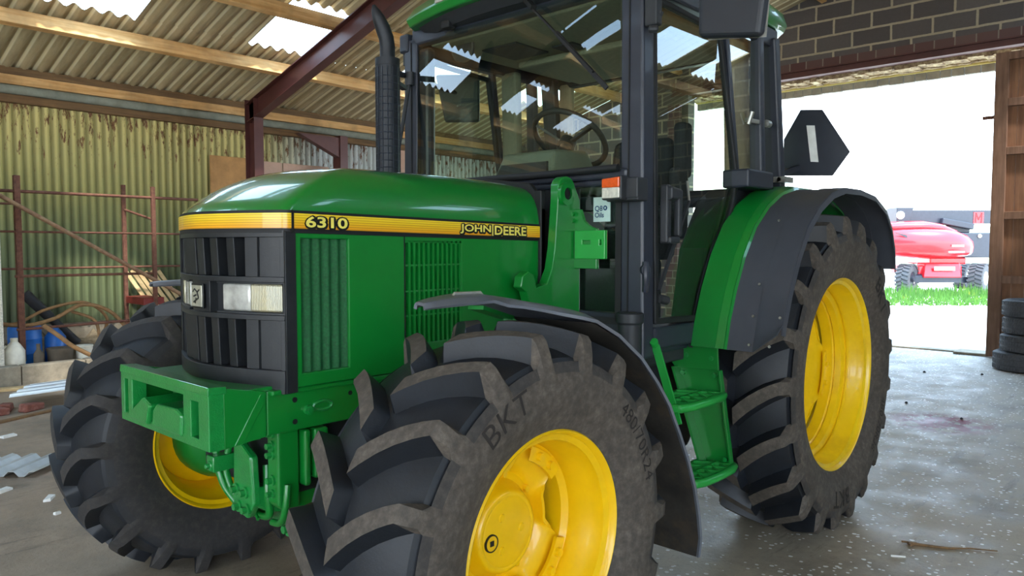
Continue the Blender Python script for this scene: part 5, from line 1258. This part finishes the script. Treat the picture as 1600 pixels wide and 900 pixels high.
# ------------------------------------------------------------------ outside: boom lift and grass
LX, LY = -25.7, -3.56
lift = empty('boom_lift', (LX, LY, -.02), atan2(rt.y, rt.x)); tag(lift, 'red telescopic boom lift with black boom parked on grass outside the doorway', 'boom lift')
S = 24.32 / 1170.47
def lx(u): return (u - 1470) * S
def lz(v): return (455 - v) * S
def ltyre(u, y, r, w, rot):
    f = MB(); n_ = 22
    f.lathe([(-w/2 + .03, .22), (-w/2, r - .12), (-w/2 + .03, r - .03), (w/2 - .03, r - .03), (w/2, r - .12), (w/2 - .03, .22)], n=40)
    for k in range(n_):
        t = 2 * pi * k / n_
        for s_ in (1, -1):
            tt = t + (0 if s_ > 0 else pi / n_); f.bar(((r - .02) * cos(tt), s_ * .0, (r - .02) * sin(tt)), ((r - .02) * cos(tt + .16), s_ * w/2, (r - .02) * sin(tt + .16)), .075, .05, (cos(tt), 0, sin(tt)))
    m = Matrix.Rotation(rot, 4, 'Z'); f.move(lambda p: m @ p); o = f.build('wheel', M['car_tyre'], lift, smooth=35, loc=(lx(u), y, r - .02))
    g = MB(); g.lathe([(-w/2 - .02, .0), (-w/2 - .02, .09), (-w/2 + .05, .1), (-w/2 + .05, .2), (-w/2 + .02, .22), (w/2 - .02, .22), (w/2 - .05, .2), (w/2 - .05, .0)], n=24); g.move(lambda p: m @ p); g.build('wheel_rim', M['black_metal'] if u < 1500 else M['jug'], o, smooth=35)
ltyre(1416, .0, .47, .42, radians(42)); ltyre(1529, .0, .48, .44, radians(42)); ltyre(1392, 2.3, .45, .40, radians(42)); ltyre(1570, 2.3, .45, .40, radians(42))
f = MB(); f.box((lx(1436), .1, .55), (lx(1505), 1.9, .62 + .25)); f.hexa([(lx(1440), -.1, lz(432)), (lx(1500), -.1, lz(432)), (lx(1503), .3, lz(432)), (lx(1438), .3, lz(432)), (lx(1446), .05, lz(409)), (lx(1500), .05, lz(409)), (lx(1508), .5, lz(409)), (lx(1443), .5, lz(409))]); f.box((lx(1462), .4, lz(412)), (lx(1520), 1.9, lz(401)))
f.build('chassis', M['red'], lift, smooth=0, bevel=.04)
f = MB(); f.box((lx(1428), -.02, lz(440)), (lx(1515), .25, lz(431))); f.cyl((lx(1425), .1, lz(432)), (lx(1440), .1, lz(432)), .12, n=14); f.build('axle', M['black_metal'], lift, smooth=30)
f = MB(); f.box((lx(1456), -.105, lz(421)), (lx(1488), -.085, lz(415))); f.build('chassis_label', M['white'], lift, smooth=0)
# rounded red counterweight cover
f = MB(); secs = []
cov = [(1370, 357, 398, .5), (1385, 356, 399, .7), (1405, 354, 400, .9), (1435, 353, 401, 1.05), (1462, 354, 402, 1.1), (1483, 357, 402, 1.05), (1500, 363, 401, .95), (1510, 370, 399, .8), (1515, 379, 396, .55), (1516, 384, 392, .2)]
vv = []; n_ = 16
for u, t_, b_, w in cov:
    zc = (lz(t_) + lz(b_)) / 2; hh = (lz(t_) - lz(b_)) / 2
    for k in range(n_):
        a = 2 * pi * k / n_; e = lambda q: (abs(q) ** .6) * (1 if q > 0 else -1); vv.append((lx(u), .5 + w * e(cos(a)), zc + hh * e(sin(a))))
f.add(vv, [(i*n_ + k, i*n_ + (k+1) % n_, (i+1)*n_ + (k+1) % n_, (i+1)*n_ + k) for i in range(len(cov) - 1) for k in range(n_)] + [tuple(range(n_))[::-1], tuple(range((len(cov)-1)*n_, len(cov)*n_))])
f.build('counterweight_cover', M['red'], lift, smooth=60)
f = MB(); vv = []; cov2 = [(1380, 346, 362, .6), (1410, 344, 362, .8), (1440, 343, 362, .9), (1465, 347, 364, .9), (1488, 356, 368, .8), (1500, 363, 370, .5)]
for u, t_, b_, w in cov2:
    zc = (lz(t_) + lz(b_)) / 2; hh = (lz(t_) - lz(b_)) / 2
    for k in range(n_):
        a = 2 * pi * k / n_; e = lambda q: (abs(q) ** .7) * (1 if q > 0 else -1); vv.append((lx(u), .62 + w * e(cos(a)), zc + hh * e(sin(a))))
f.add(vv, [(i*n_ + k, i*n_ + (k+1) % n_, (i+1)*n_ + (k+1) % n_, (i+1)*n_ + k) for i in range(len(cov2) - 1) for k in range(n_)] + [tuple(range(n_))[::-1], tuple(range((len(cov2)-1)*n_, len(cov2)*n_))])
f.build('upper_cover', M['red'], lift, smooth=60)
f = MB(); f.box((lx(1500), .3, lz(401)), (lx(1556), 1.6, lz(362))); f.box((lx(1478), .6, lz(362)), (lx(1530), 1.3, lz(350))); f.bar((lx(1480), .5, lz(343)), (lx(1530), .5, lz(352)), .25, .2); f.build('turret', M['black_metal'], lift, smooth=0, bevel=.03)
f = MB(); f.box((lx(1425), .55, lz(347)), (lx(1640), 1.15, lz(326))); f.hexa([(lx(1410), .5, lz(345)), (lx(1430), .5, lz(344)), (lx(1430), 1.2, lz(344)), (lx(1410), 1.2, lz(345)), (lx(1410), .5, lz(322)), (lx(1437), .5, lz(322)), (lx(1437), 1.2, lz(322)), (lx(1410), 1.2, lz(322))]); f.build('boom', M['black_metal'], lift, smooth=0, bevel=.02)
f = MB(); f.cyl((lx(1415.5), .47, lz(334)), (lx(1415.5), .5, lz(334)), .13, n=20); f.build('boom_end_cap', M['white'], lift)
f = MB(); f.box((lx(1533), .535, lz(347)), (lx(1549), .549, lz(329))); f.build('logo_plate', M['red'], lift, smooth=0)
f = MB(); 
for a, b in (((1536, 346), (1536.8, 330)), ((1545.5, 346), (1546, 330)), ((1537, 331), (1541, 341)), ((1545.6, 331), (1541, 341))): f.bar((lx(a[0]), .53, lz(a[1])), (lx(b[0]), .53, lz(b[1])), .035, .01, (0, 1, 0))
f.build('logo_letter', plain('logo_dark_red', '#8f1a20', .5), lift, smooth=0)
f = MB(); f.box((lx(1468), -.62, lz(384)), (lx(1486), -.60, lz(381))); f.box((lx(1463), -.62, lz(393)), (lx(1487), -.60, lz(391))); f.build('cover_lettering', M['white'], lift, smooth=0)
f = MB(); f.prism([(1386, 362), (1404, 366), (1408, 372), (1413, 383), (1404, 370)], lambda u, v, k: (lx(u), -.36 - .02 * k, lz(v))); f.build('cover_flash', M['black_metal'], lift, smooth=0)
f = MB(); f.box((lx(1520), .26, lz(383)), (lx(1524), .29, lz(378))); f.cyl((lx(1518), .26, lz(391)), (lx(1518), .29, lz(391)), .05, n=12); f.cyl((lx(1536), .26, lz(367)), (lx(1536), .29, lz(367)), .06, n=12); f.build('turret_label', M['white'], lift, smooth=0)

# grass verge (uncountable)
f = MB(); random.seed(5)
gx = Vector((rt.x, rt.y, 0)); gy = Vector((-rt.y, rt.x, 0)) * 1
base = Vector((-21.6, -2.5, -.02))
for i in range(5200):
    u = U(-4.0, 2.6); v = U(-1.9, 3.0); p = base + gx * u + gy * v
    if p.x > -18.5: continue
    h = U(.05, .16) * (1 + max(0, v) * .55) * (1.2 if R() < .1 else 1); a = U(0, 6.28); w = U(.012, .03); d = Vector((cos(a), sin(a), 0)); t = p + Vector((U(-.06, .06), U(-.06, .06), h))
    f.add([p - d * w, p + d * w, t], [(0, 1, 2)])
tag(f.build('grass', M['grass'], smooth=0, fixn=False), 'bright green grass with yellow weeds in front of the boom lift', 'grass', kind='stuff')
f = MB(); f.box((-75, -60, -.02), (-74, 20, 3.2)); 
hh = []
n_ = 24; vv = []
for i in range(n_ + 1):
    y = -60 + i * 3.2; z = 3.2 + 1.6 * sin(i * .7) + 1.2 * sin(i * 1.9 + 1); vv += [(-70, y, -.1), (-72, y, max(1.5, z + 1.2)), (-78, y, max(1.6, z + 2))]
f.add(vv, [(3*i + k, 3*i + 3 + k, 3*i + 4 + k, 3*i + 1 + k) for i in range(n_) for k in range(2)])
tag(f.build('far_hedge', M['hedge'], smooth=60, fixn=False), 'pale hazy green hedge far beyond the doorway', 'hedge', kind='stuff')

# ------------------------------------------------------------------ light
w = bpy.data.worlds.new('sky'); SC.world = w; w.use_nodes = True
nt = w.node_tree; bg = nt.nodes['Background']
tc = nt.nodes.new('ShaderNodeTexCoord'); sp = nt.nodes.new('ShaderNodeSeparateXYZ'); nt.links.new(tc.outputs['Generated'], sp.inputs[0])
rp = nt.nodes.new('ShaderNodeValToRGB'); nt.links.new(sp.outputs[2], rp.inputs[0])
rp.color_ramp.elements[0].position = .0; rp.color_ramp.elements[0].color = (1, 1, 1, 1)
rp.color_ramp.elements[1].position = .3; rp.color_ramp.elements[1].color = (.5, .74, 1, 1)
nt.links.new(rp.outputs[0], bg.inputs[0]); bg.inputs[1].default_value = 7.0
sun = bpy.data.objects.new('sun', bpy.data.lights.new('sun', 'SUN')); COL.objects.link(sun)
sun.data.energy = 7.0; sun.data.angle = radians(4); sun.data.color = (1, .95, .86)
d = Vector((-.18, -.50, -.84)).normalized(); sun.rotation_euler = d.to_track_quat('-Z', 'Y').to_euler()
SC.view_settings.view_transform = 'Standard'; SC.view_settings.look = 'None'; SC.view_settings.exposure = .18
SC.cycles.max_bounces = 8; SC.cycles.transparent_max_bounces = 16; SC.cycles.sample_clamp_indirect = 6
